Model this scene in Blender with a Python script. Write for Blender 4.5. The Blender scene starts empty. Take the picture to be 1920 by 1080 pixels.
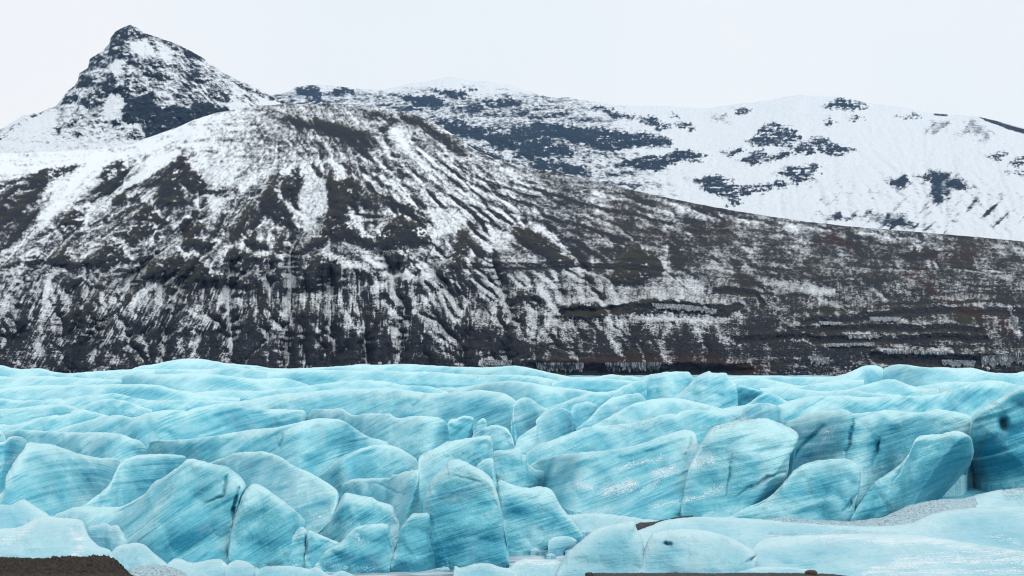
import bpy, math
import numpy as np

# ---------------------------------------------------------------- camera, sky, sun
SC = bpy.context.scene
F, CX, HY = 1920 * 50 / 36.0, 960.0, 620.0        # focal length in photo pixels, centre column, horizon row
cam_d = bpy.data.cameras.new("camera")
cam_d.lens, cam_d.sensor_width = 50, 36
cam_d.shift_y = (HY - 540) / 1920
cam_d.clip_start, cam_d.clip_end = 0.5, 40000
cam = bpy.data.objects.new("camera", cam_d)
cam.location, cam.rotation_euler = (0, 0, 0), (math.pi / 2, 0, 0)
SC.collection.objects.link(cam)
SC.camera = cam

SUN_ELEV, SUN_AZ = math.radians(40), math.radians(-140)   # soft light from the upper left, behind the viewer
world = bpy.data.worlds.new("World")
SC.world = world
world.use_nodes = True
wn, wl = world.node_tree.nodes, world.node_tree.links
wn.clear()
sky_t = wn.new("ShaderNodeTexSky")
sky_t.sky_type = 'NISHITA'
sky_t.sun_disc = False
sky_t.sun_elevation, sky_t.sun_rotation = SUN_ELEV, SUN_AZ
bg_clear = wn.new("ShaderNodeBackground")
bg_clear.inputs['Strength'].default_value = 0.1
wl.new(sky_t.outputs[0], bg_clear.inputs['Color'])
# the unbroken cloud deck of an overcast winter day, with very faint variation
tc = wn.new("ShaderNodeTexCoord")
cn = wn.new("ShaderNodeTexNoise")
cn.inputs['Scale'].default_value, cn.inputs['Detail'].default_value = 3.0, 3
wl.new(tc.outputs['Generated'], cn.inputs['Vector'])
cr = wn.new("ShaderNodeValToRGB")
cr.color_ramp.elements[0].position, cr.color_ramp.elements[0].color = 0.3, (0.96, 0.99, 0.99, 1)
cr.color_ramp.elements[1].position, cr.color_ramp.elements[1].color = 0.7, (1.06, 1.03, 1.0, 1)
wl.new(cn.outputs['Fac'], cr.inputs['Fac'])
bg_cloud = wn.new("ShaderNodeBackground")
bg_cloud.inputs['Strength'].default_value = 1.0
wl.new(cr.outputs['Color'], bg_cloud.inputs['Color'])
mixw = wn.new("ShaderNodeMixShader")
mixw.inputs['Fac'].default_value = 0.93
wl.new(bg_clear.outputs[0], mixw.inputs[1])
wl.new(bg_cloud.outputs[0], mixw.inputs[2])
wo = wn.new("ShaderNodeOutputWorld")
wl.new(mixw.outputs[0], wo.inputs['Surface'])

sun_d = bpy.data.lights.new("sun", 'SUN')
sun_d.energy, sun_d.angle, sun_d.color = 1.4, math.radians(30), (1.0, 0.96, 0.9)
sun = bpy.data.objects.new("sun", sun_d)
sun.rotation_euler = (math.pi / 2 - SUN_ELEV, 0, SUN_AZ + math.pi)
sun.location = (0, 0, 300)
SC.collection.objects.link(sun)

SC.view_settings.view_transform = 'Standard'
SC.view_settings.look = 'None'
SC.view_settings.exposure, SC.view_settings.gamma = 0.12, 1.0
SC.render.engine = 'CYCLES'
SC.cycles.max_bounces = 6
SC.cycles.use_denoising = True
SC.cycles.filter_width = 1.1

# ---------------------------------------------------------------- numpy helpers
PERM = np.random.RandomState(7).permutation(4096).astype(np.int32)
GR = np.random.RandomState(8).normal(size=(4096, 3)).astype(np.float32)
GR /= np.linalg.norm(GR, axis=1)[:, None]

def _h(ix, iy, iz):
    return PERM[(PERM[(PERM[ix & 4095] + iy) & 4095] + iz) & 4095]

def perlin(x, y, z=0.0):
    x = np.asarray(x, np.float32); y = np.asarray(y, np.float32)
    z = np.zeros_like(x) + np.float32(z) if np.isscalar(z) else np.asarray(z, np.float32)
    ix, iy, iz = np.floor(x).astype(np.int32), np.floor(y).astype(np.int32), np.floor(z).astype(np.int32)
    fx, fy, fz = x - ix, y - iy, z - iz
    u, v, w = [t * t * t * (t * (t * 6 - 15) + 10) for t in (fx, fy, fz)]
    def g(a, b, c):
        k = GR[_h(ix + a, iy + b, iz + c)]
        return k[..., 0] * (fx - a) + k[..., 1] * (fy - b) + k[..., 2] * (fz - c)
    lx = lambda b, c: g(0, b, c) * (1 - u) + g(1, b, c) * u
    ly = lambda c: lx(0, c) * (1 - v) + lx(1, c) * v
    return (ly(0) * (1 - w) + ly(1) * w) * 1.5

def fbm(x, y, z=0.0, oct=5, gain=0.5, ridged=False):
    s, a, t = 0.0, 1.0, 0.0
    for k in range(oct):
        n = perlin(np.asarray(x) * 2 ** k + 17.3 * k, np.asarray(y) * 2 ** k - 9.1 * k, (z * 2 ** k if not np.isscalar(z) else z + 5.7 * k))
        if ridged:
            n = 1 - 2 * np.abs(n)
        s = s + a * n; t += a; a *= gain
    return s / t

def sstep(a, b, x):
    t = np.clip((x - a) / (b - a), 0, 1)
    return t * t * (3 - 2 * t)

def lerp(a, b, t):
    return a + (b - a) * t

def seg_dist(x, y, pts, closed=False):
    d = np.full(np.shape(x), 1e9, np.float32)
    P = list(pts) + ([pts[0]] if closed else [])
    for (x0, y0), (x1, y1) in zip(P[:-1], P[1:]):
        dx, dy = x1 - x0, y1 - y0
        t = np.clip(((x - x0) * dx + (y - y0) * dy) / (dx * dx + dy * dy + 1e-9), 0, 1)
        d = np.minimum(d, np.hypot(x - x0 - t * dx, y - y0 - t * dy))
    return d

def poly_sd(x, y, pts):
    """signed distance to a polygon, positive inside"""
    ins = np.zeros(np.shape(x), bool)
    P = list(pts) + [pts[0]]
    for (x0, y0), (x1, y1) in zip(P[:-1], P[1:]):
        c = (y0 > y) != (y1 > y)
        ins ^= c & (x < (x1 - x0) * (y - y0) / (y1 - y0 + 1e-12) + x0)
    d = seg_dist(x, y, pts, True)
    return np.where(ins, d, -d)

def paint(x, y, shapes, kind, soft, pad=30):
    """max over shapes of a soft mask; x, y may be warped coordinates"""
    m = np.zeros(np.shape(x), np.float32)
    for s in shapes:
        pts, w = (s if kind == 'stroke' else (s, 0))
        a = np.array(pts, float)
        b = (x > a[:, 0].min() - pad - w) & (x < a[:, 0].max() + pad + w) & (y > a[:, 1].min() - pad - w) & (y < a[:, 1].max() + pad + w)
        if not b.any():
            continue
        v = poly_sd(x[b], y[b], pts) if kind == 'poly' else w - seg_dist(x[b], y[b], pts)
        m[b] = np.maximum(m[b], sstep(-soft, soft, v))
    return m

def curve(pts, n):
    """Catmull-Rom through pts, n samples evenly spaced along the length"""
    p = np.array(pts, float)
    q = np.vstack([2 * p[0] - p[1], p, 2 * p[-1] - p[-2]])
    t = np.linspace(0, 1, 13)[:-1, None]
    out = []
    for i in range(len(p) - 1):
        a, b, c, d = q[i], q[i + 1], q[i + 2], q[i + 3]
        # tangents limited so that corners stay corners
        L = np.linalg.norm(c - b)
        m0 = (c - a) / 2; m1 = (d - b) / 2
        m0 *= min(1, L / (np.linalg.norm(m0) + 1e-9)) ; m1 *= min(1, L / (np.linalg.norm(m1) + 1e-9))
        out.append((2 * t**3 - 3 * t**2 + 1) * b + (t**3 - 2 * t**2 + t) * m0 + (-2 * t**3 + 3 * t**2) * c + (t**3 - t**2) * m1)
    s = np.vstack(out + [p[-1:]])
    L = np.r_[0, np.cumsum(np.hypot(*np.diff(s, axis=0).T))]
    u = np.linspace(0, L[-1], n)
    return np.c_[np.interp(u, L, s[:, 0]), np.interp(u, L, s[:, 1])]

def blur(a, n=1):
    for _ in range(n):
        p = np.pad(a, 1, mode='edge')
        a = (p[:-2, 1:-1] + p[2:, 1:-1] + p[1:-1, :-2] + p[1:-1, 2:] + 2 * p[1:-1, 1:-1]) / 6
    return a

def at(px, py, Y):
    """photo pixel and distance -> point in the world"""
    return np.stack([(px - CX) / F * Y, Y + 0 * px, -(py - HY) / F * Y], -1)

def grid_mesh(name, P, attrs, mat, origin=None, label=None, cat=None, group=None, kind=None, wrap=False):
    """P: rows x cols x 3 points -> ONE smooth mesh object with float attributes"""
    nr, nc = P.shape[:2]
    V = P.reshape(-1, 3).astype(np.float32)
    o = np.zeros(3) if origin is None else np.array(origin, float)
    V = V - o.astype(np.float32)
    i = np.arange((nr - 1) * (nc - 1))
    a = (i // (nc - 1)) * nc + i % (nc - 1)
    Q = np.stack([a, a + 1, a + nc + 1, a + nc], -1).astype(np.int32)
    me = bpy.data.meshes.new(name)
    me.vertices.add(len(V)); me.vertices.foreach_set('co', V.ravel())
    me.loops.add(Q.size); me.loops.foreach_set('vertex_index', Q.ravel())
    me.polygons.add(len(Q)); me.polygons.foreach_set('loop_start', (np.arange(len(Q)) * 4).astype(np.int32))
    me.polygons.foreach_set('loop_total', np.full(len(Q), 4, np.int32))
    me.polygons.foreach_set('use_smooth', np.ones(len(Q), bool))
    me.update(calc_edges=True)
    for k, v in attrs.items():
        at_ = me.attributes.new(k, 'FLOAT', 'POINT')
        at_.data.foreach_set('value', np.broadcast_to(v, P.shape[:2]).astype(np.float32).ravel())
    me.materials.append(mat)
    ob = bpy.data.objects.new(name, me)
    ob.location = o
    SC.collection.objects.link(ob)
    for k, v in (('label', label), ('category', cat), ('group', group), ('kind', kind)):
        if v:
            ob[k] = v
    return ob

class Mat:
    """short-hand for building node materials"""
    def __init__(s, name):
        s.m = bpy.data.materials.new(name); s.m.use_nodes = True
        s.n, s.l = s.m.node_tree.nodes, s.m.node_tree.links
        s.b = s.n['Principled BSDF']
    def new(s, t, **kw):
        n = s.n.new(t)
        for k, v in kw.items():
            setattr(n, k, v)
        return n
    def link(s, a, b):
        s.l.new(a, b)
    def set(s, sock, v):
        if isinstance(v, (int, float)):
            sock.default_value = v
        elif isinstance(v, tuple):
            sock.default_value = v if len(v) == len(sock.default_value) else (*v, 1)
        else:
            s.l.new(v, sock)
    def attr(s, name):
        return s.new('ShaderNodeAttribute', attribute_name=name).outputs['Fac']
    def math(s, op, a, b=0.0, c=0.0):
        n = s.new('ShaderNodeMath', operation=op)
        for i, v in enumerate((a, b, c)):
            s.set(n.inputs[i], v)
        return n.outputs[0]
    def mix(s, f, a, b):
        n = s.new('ShaderNodeMix', data_type='RGBA')
        s.set(n.inputs['Factor'], f); s.set(n.inputs['A'], a); s.set(n.inputs['B'], b)
        return n.outputs['Result']
    def map(s, v, a, b, c=0.0, d=1.0, smooth=True):
        n = s.new('ShaderNodeMapRange', interpolation_type='SMOOTHSTEP' if smooth else 'LINEAR')
        for i, k in enumerate((v, a, b, c, d)):
            s.set(n.inputs[i], k)
        return n.outputs[0]
    def noise(s, vec, scale, detail=4, rough=0.55, dist=0.0):
        n = s.new('ShaderNodeTexNoise')
        s.set(n.inputs['Vector'], vec)
        n.inputs['Scale'].default_value, n.inputs['Detail'].default_value = scale, detail
        n.inputs['Roughness'].default_value, n.inputs['Distortion'].default_value = rough, dist
        return n.outputs['Fac']
    def pos(s):
        return s.new('ShaderNodeNewGeometry').outputs['Position']
    def normal_z(s):
        x = s.new('ShaderNodeSeparateXYZ'); s.l.new(s.new('ShaderNodeNewGeometry').outputs['Normal'], x.inputs[0])
        return x.outputs['Z']
    def mapping(s, vec, rot, scale):
        n = s.new('ShaderNodeMapping', vector_type='TEXTURE')
        s.set(n.inputs['Vector'], vec)
        n.inputs['Rotation'].default_value = rot
        n.inputs['Scale'].default_value = scale
        return n.outputs[0]
    def bump(s, h, strength, dist):
        n = s.new('ShaderNodeBump'); n.inputs['Strength'].default_value = strength
        n.inputs['Distance'].default_value = dist
        s.l.new(h, n.inputs['Height']); s.l.new(n.outputs[0], s.b.inputs['Normal'])
# ---------------------------------------------------------------- materials
def terrain_material(name, rock_a, rock_b, moss_lit_tops, snow, scale):
    M = Mat(name)
    p = M.pos()
    n1 = M.noise(p, scale, 6, 0.65)
    n2 = M.noise(p, scale * 0.13, 4, 0.6)
    rock = M.mix(M.map(n1, 0.3, 0.7), rock_a, rock_b)
    rock = M.mix(M.math('MULTIPLY', M.attr('moss_lit_tops'), M.map(n2, 0.3, 0.62)), rock, moss_lit_tops)
    rock = M.mix(M.attr('rust'), rock, (0.036, 0.018, 0.015))
    sn = M.math('ADD', M.attr('snow'), M.map(n1, 0.25, 0.75, -0.25, 0.25, False))
    sn = M.map(sn, 0.17, 0.78)
    M.set(M.b.inputs['Base Color'], M.mix(sn, rock, snow))
    M.b.inputs['Roughness'].default_value = 0.9
    M.b.inputs['Specular IOR Level'].default_value = 0.05
    M.bump(n1, 0.8, 1.2 / scale)
    return M.m

SNOW = (0.80, 0.86, 0.92)
mat_hill = terrain_material("snow_dusted_basalt", (0.006, 0.008, 0.013), (0.037, 0.038, 0.045), (0.040, 0.036, 0.022), SNOW, 0.8)
mat_peak = terrain_material("peak_rock", (0.012, 0.017, 0.026), (0.036, 0.044, 0.058), (0.06, 0.06, 0.06), SNOW, 0.12)
mat_range = terrain_material("range_rock", (0.012, 0.017, 0.026), (0.036, 0.044, 0.058), (0.06, 0.06, 0.06), SNOW, 0.07)

def ice_material(name, pale=(0.52, 0.835, 0.90), mid=(0.14, 0.52, 0.655), deep=(0.015, 0.235, 0.375), dirt=0.0):
    M = Mat(name)
    p = M.pos()
    # foliation: thin dipping layers, their coordinates (along, across) carried by the mesh so that they bend with each block
    cv = M.new('ShaderNodeCombineXYZ')
    M.link(M.attr('fu'), cv.inputs[0]); M.link(M.attr('fv'), cv.inputs[1])
    cv = cv.outputs[0]
    l1 = M.noise(M.mapping(cv, (0, 0, 0), (9, 0.5, 1)), 1.0, 5, 0.62, 0.5)
    l2 = M.noise(M.mapping(cv, (0, 0, 0), (4.0, 0.16, 1)), 1.0, 3, 0.6, 0.4)
    l3 = M.noise(M.mapping(cv, (0, 0, 0), (3.0, 0.07, 1)), 1.0, 3, 0.7, 0.3)
    l4 = M.noise(M.mapping(cv, (0, 0, 0), (9, 2.4, 1)), 1.0, 3, 0.6, 0.6)
    broad = M.noise(p, 0.13, 3, 0.5)
    fine = M.noise(p, 2.2, 5, 0.7)
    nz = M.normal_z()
    t = M.math('ADD', M.map(nz, -0.6, 0.95, 0.20, 0.76, False), M.math('MULTIPLY', M.attr('rim'), 0.36))  # weathered tops paler by slope; translucent glow of the rims painted into the colour
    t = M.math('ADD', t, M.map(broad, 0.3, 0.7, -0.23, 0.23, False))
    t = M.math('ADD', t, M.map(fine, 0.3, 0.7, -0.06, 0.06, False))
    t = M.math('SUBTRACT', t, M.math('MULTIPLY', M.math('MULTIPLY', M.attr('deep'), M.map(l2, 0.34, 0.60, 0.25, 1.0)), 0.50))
    lay = M.math('MAXIMUM', M.map(l1, 0.53, 0.70), M.math('MULTIPLY', M.map(l2, 0.54, 0.68), 0.8))
    lay = M.math('MULTIPLY', lay, M.attr('layer'))
    t = M.math('SUBTRACT', t, M.math('MULTIPLY', lay, 0.27))
    t = M.math('ADD', t, M.math('MULTIPLY', M.map(l4, 0.3, 0.7, -0.18, 0.18, False), M.attr('layer')))
    t = M.math('SUBTRACT', t, M.math('MULTIPLY', M.math('MULTIPLY', M.map(l3, 0.50, 0.72), M.attr('layer')), 0.30))
    lite = M.math('MULTIPLY', M.map(l1, 0.46, 0.32), M.attr('layer'))
    t = M.math('ADD', t, M.math('MULTIPLY', lite, 0.10))
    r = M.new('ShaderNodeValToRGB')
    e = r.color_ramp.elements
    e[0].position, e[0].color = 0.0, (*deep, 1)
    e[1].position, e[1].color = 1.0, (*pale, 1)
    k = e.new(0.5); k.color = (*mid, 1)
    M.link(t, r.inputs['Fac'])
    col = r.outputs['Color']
    # bubbly grey-white weathered crust in patches
    col = M.mix(M.math('MULTIPLY', M.map(M.noise(p, 0.30, 5, 0.65), 0.50, 0.74), 0.34), col, (0.40, 0.565, 0.635))
    # thin rock-flour lines frozen into the layers, and dirt on the surface
    dl = M.math('MULTIPLY', M.map(M.noise(M.mapping(cv, (0, 0, 0), (2.6, 0.10, 1)), 1.0, 2, 0.5), 0.66, 0.74), M.attr('layer'))
    d = M.math('ADD', M.math('MULTIPLY', dl, 0.5), M.math('MULTIPLY', M.math('MULTIPLY', M.attr('dirt'), 0.6), M.map(M.noise(p, 2.6, 6, 0.8), 0.40, 0.66)))
    col = M.mix(M.math('MINIMUM', d, 0.92), col, (0.075, 0.075, 0.085))
    # frost and blown snow
    fr = M.math('ADD', M.attr('frost'), M.map(M.noise(p, 6.0, 4, 0.75), 0.3, 0.7, -0.38, 0.38, False))
    fr = M.map(M.math('ADD', fr, M.map(l3, 0.3, 0.7, -0.30, 0.30, False)), 0.45, 0.80)
    col = M.mix(fr, col, (0.80, 0.87, 0.91))
    M.set(M.b.inputs['Base Color'], col)
    M.set(M.b.inputs['Roughness'], M.map(fr, 0, 1, 0.34, 0.8))
    M.b.inputs['IOR'].default_value = 1.31
    M.b.inputs['Specular IOR Level'].default_value = 0.55
    M.b.inputs['Subsurface Weight'].default_value = 0.0
    h = M.math('ADD', M.math('MULTIPLY', l1, 0.5), M.math('MULTIPLY', fine, 0.5))
    h = M.math('ADD', h, M.math('MULTIPLY', M.noise(p, 7.0, 3, 0.7), 0.22))
    M.bump(h, 0.9, 0.6)
    return M.m

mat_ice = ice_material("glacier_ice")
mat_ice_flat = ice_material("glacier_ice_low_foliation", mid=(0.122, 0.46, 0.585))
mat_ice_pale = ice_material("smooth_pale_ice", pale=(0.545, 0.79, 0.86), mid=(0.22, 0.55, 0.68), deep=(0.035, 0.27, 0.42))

def gravel_material(name, a, b, ice=None, scale=2.0):
    M = Mat(name)
    p = M.pos()
    n = M.noise(p, scale, 8, 0.75)
    col = M.mix(M.map(n, 0.35, 0.65), a, b)
    if ice:
        col = M.mix(M.map(M.noise(p, scale * 2.3, 5, 0.8), 0.36, 0.56), col, ice)
    M.set(M.b.inputs['Base Color'], col)
    M.b.inputs['Roughness'].default_value = 0.95
    M.bump(n, 0.9, 0.3)
    return M.m
mat_debris = gravel_material("gravel_on_ice", (0.10, 0.115, 0.135), (0.26, 0.32, 0.37), (0.42, 0.60, 0.68))
mat_dark_debris = gravel_material("dark_gravel", (0.022, 0.022, 0.026), (0.075, 0.07, 0.075), None, 3.0)
mat_moss = gravel_material("brown_moss_heath", (0.008, 0.007, 0.006), (0.085, 0.064, 0.052), None, 6.0)
mat_ground = gravel_material("snowy_gravel_ground", (0.03, 0.03, 0.034), (0.10, 0.10, 0.11), (0.5, 0.55, 0.6), 0.8)

icm = Mat("hanging_ice")
iv = icm.mapping(icm.pos(), (0, 0, 0), (1, 3, 7))
icm.set(icm.b.inputs['Base Color'], icm.mix(icm.map(icm.noise(iv, 1.3, 4, 0.7), 0.44, 0.66), (0.022, 0.026, 0.034), (0.30, 0.37, 0.43)))
icm.b.inputs['Roughness'].default_value = 0.45
mat_icicle = icm.m
# ---------------------------------------------------------------- the glacier: every ridge and serac is its own solid
def ground_Y(py):
    """distance at which the glacier surface is seen in that row of the photograph"""
    return 24.04 / ((np.asarray(py, float) - HY) / F + 0.0351)

FROST = [  # blown snow and crushed ice lying on the faces: (path, half width)
    ([(1088, 908), (1108, 916)], 12), ([(1140, 922), (1185, 908)], 16), ([(1225, 890), (1262, 880)], 14), ([(1300, 868), (1330, 862)], 14), ([(1150, 880), (1240, 858)], 8),
    ([(1200, 922), (1230, 905)], 8), ([(1220, 950), (1300, 935), (1350, 915)], 8),
    ([(1500, 805), (1520, 812)], 5), ([(1528, 808), (1560, 812)], 7), ([(1540, 815), (1548, 822)], 6),
    ([(1365, 850), (1378, 853)], 4), ([(628, 980), (640, 985), (655, 1000), (680, 1014)], 5), ([(610, 985), (640, 983), (670, 980)], 3),
    ([(515, 905), (540, 908)], 4), ([(575, 955), (590, 965), (605, 970)], 5), ([(640, 1012), (690, 1014)], 3),
    ([(235, 770), (250, 772)], 4), ([(92, 920), (97, 912)], 3), ([(0, 870), (20, 865), (38, 845)], 4),
    ([(1545, 1005), (1600, 1010), (1680, 1015), (1740, 1012)], 9), ([(1740, 1012), (1850, 1035), (1930, 1040)], 9),
    ([(1640, 1065), (1760, 1050), (1930, 1052)], 11), ([(1500, 1004), (1560, 1008)], 8), ([(1440, 1005), (1465, 1003)], 5),
    ([(1680, 1050), (1800, 1035), (1880, 1030)], 6), ([(1850, 1005), (1905, 1015)], 8), ([(1620, 1075), (1930, 1070)], 8),
    ([(0, 1015), (30, 1010), (60, 985)], 6), ([(130, 1000), (155, 1012)], 5), ([(140, 1040), (150, 1025)], 6), ([(480, 1070), (485, 1076)], 4),
    ([(225, 1042), (238, 1043)], 3), ([(540, 1058), (700, 1066)], 3), ([(415, 1062), (425, 1068)], 4),
    ([(800, 712), (818, 716)], 3), ([(540, 739), (515, 739)], 3), ([(345, 688), (350, 689)], 2), ([(1060, 845), (1120, 828)], 4),
    ([(1085, 718), (1087, 724)], 2), ([(660, 745), (900, 740)], 2), ([(345, 1075), (420, 1060)], 3), ([(960, 1052), (1040, 1054)], 4),
    ([(890, 1060), (930, 1064)], 4), ([(640, 775), (645, 780)], 2), ([(580, 764), (545, 766)], 2), ([(1310, 735), (1318, 730)], 3),
    ([(1645, 700), (1650, 705)], 2), ([(1710, 732), (1800, 730)], 2)]
DEEP = [  # clear deep-blue ice; the last stroke paints shade into the left wedge's hollow
    ([(590, 862), (630, 835), (660, 815)], 12), ([(640, 845), (655, 825)], 12), ([(870, 770), (905, 755)], 7), ([(905, 775), (945, 765)], 8),
    ([(210, 732), (270, 735), (330, 742)], 7), ([(400, 720), (470, 724)], 6), ([(1690, 765), (1702, 750)], 6), ([(1725, 762), (1750, 748)], 7),
    ([(1775, 765), (1800, 738)], 6), ([(1490, 870), (1560, 835), (1600, 810)], 7), ([(1500, 860), (1540, 855)], 10), ([(1590, 850), (1597, 775)], 4),
    ([(1640, 860), (1645, 820)], 4), ([(1650, 815), (1720, 790)], 4), ([(1500, 930), (1560, 905)], 10), ([(1860, 840), (1920, 800)], 12),
    ([(1850, 885), (1930, 855)], 10), ([(1100, 938), (1180, 920), (1250, 898)], 7), ([(1200, 935), (1290, 920)], 6),
    ([(970, 815), (990, 790)], 6), ([(1070, 800), (1085, 780)], 8), ([(750, 990), (745, 1020)], 6), ([(640, 975), (700, 965), (730, 975)], 6),
    ([(320, 1020), (400, 985)], 9), ([(420, 1000), (450, 930)], 6), ([(830, 930), (880, 915), (905, 940)], 10), ([(830, 1040), (870, 1030)], 12),
    ([(960, 960), (1020, 970), (1070, 1000)], 14), ([(780, 925), (788, 950)], 5), ([(480, 1040), (530, 1010)], 9), ([(620, 1045), (700, 1055)], 10),
    ([(150, 905), (200, 885)], 8), ([(300, 800), (330, 780)], 5), ([(450, 800), (480, 785)], 5), ([(1390, 740), (1420, 745)], 10), ([(1020, 900), (1060, 895)], 6),
    ([(555, 712), (620, 708)], 6), ([(1520, 1060), (1470, 1055)], 8), ([(1230, 1050), (1260, 1030)], 10), ([(178, 1005), (195, 1020)], 6)]
DIRT = [([(1640, 885), (1650, 880)], 4), ([(1860, 752), (1885, 768)], 5), ([(1850, 810), (1832, 850)], 5), ([(1455, 790), (1495, 812)], 3),
    ([(1320, 808), (1400, 785), (1440, 775)], 5), ([(1200, 785), (1225, 782)], 4), ([(1140, 797), (1220, 810)], 2), ([(1350, 800), (1400, 772)], 5),
    ([(780, 748), (800, 740)], 2), ([(1130, 790), (1240, 795)], 2), ([(1640, 835), (1700, 790)], 2), ([(1560, 852), (1575, 853)], 4), ([(1725, 736), (1790, 731)], 2),
    ([(1890, 925), (1930, 920)], 12), ([(1440, 1000), (1500, 1003)], 1.5), ([(1580, 996), (1680, 1000)], 1.5), ([(880, 702), (935, 708)], 2), ([(480, 1062), (540, 1052), (535, 1040)], 5),
    ([(785, 850), (900, 862)], 2), ([(865, 850), (895, 853)], 3), ([(1840, 1030), (1930, 1045)], 1.5), ([(1890, 1060), (1930, 1068)], 2)]

CRACKS = [  # open cracks, melt holes and pits: (path in the face, half width, depth in metres)
    ([(1601, 777), (1594, 815), (1586, 862)], 2.5, 0.8), ([(1648, 822), (1643, 845), (1638, 872)], 2.5, 0.8), ([(1296, 812), (1292, 835), (1282, 858)], 1.6, 0.5),
    ([(426, 890), (422, 908), (418, 930), (385, 942)], 2.0, 0.6), ([(447, 915), (440, 950), (434, 990)], 2.5, 0.9),
    ([(760, 780), (778, 760), (795, 746)], 2, 0.7), ([(526, 815), (524, 848)], 2, 0.6), ([(1881, 792), (1882, 799)], 8, 3.0), ([(1641, 938), (1643, 960)], 8, 0.5),
    ([(1248, 1017), (1260, 1021)], 2.6, 0.9), ([(1418, 1040), (1400, 1056)], 2, 0.6), ([(1545, 800), (1500, 842), (1490, 860)], 4, 0.8),
    ([(1380, 930), (1440, 895), (1470, 885)], 2.5, 0.8), ([(700, 905), (760, 930)], 1.5, 0.3), ([(840, 890), (905, 905)], 1.5, 0.2), ([(1375, 850), (1365, 900), (1358, 930)], 1.6, 0.4),
    ([(575, 992), (576, 1020), (570, 1045)], 1.6, 0.5), ([(1700, 850), (1690, 880), (1672, 905)], 1.5, 0.4), ([(1260, 895), (1345, 862)], 1.5, 0.3), ([(1610, 925), (1580, 960)], 3, 0.6)]

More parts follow.
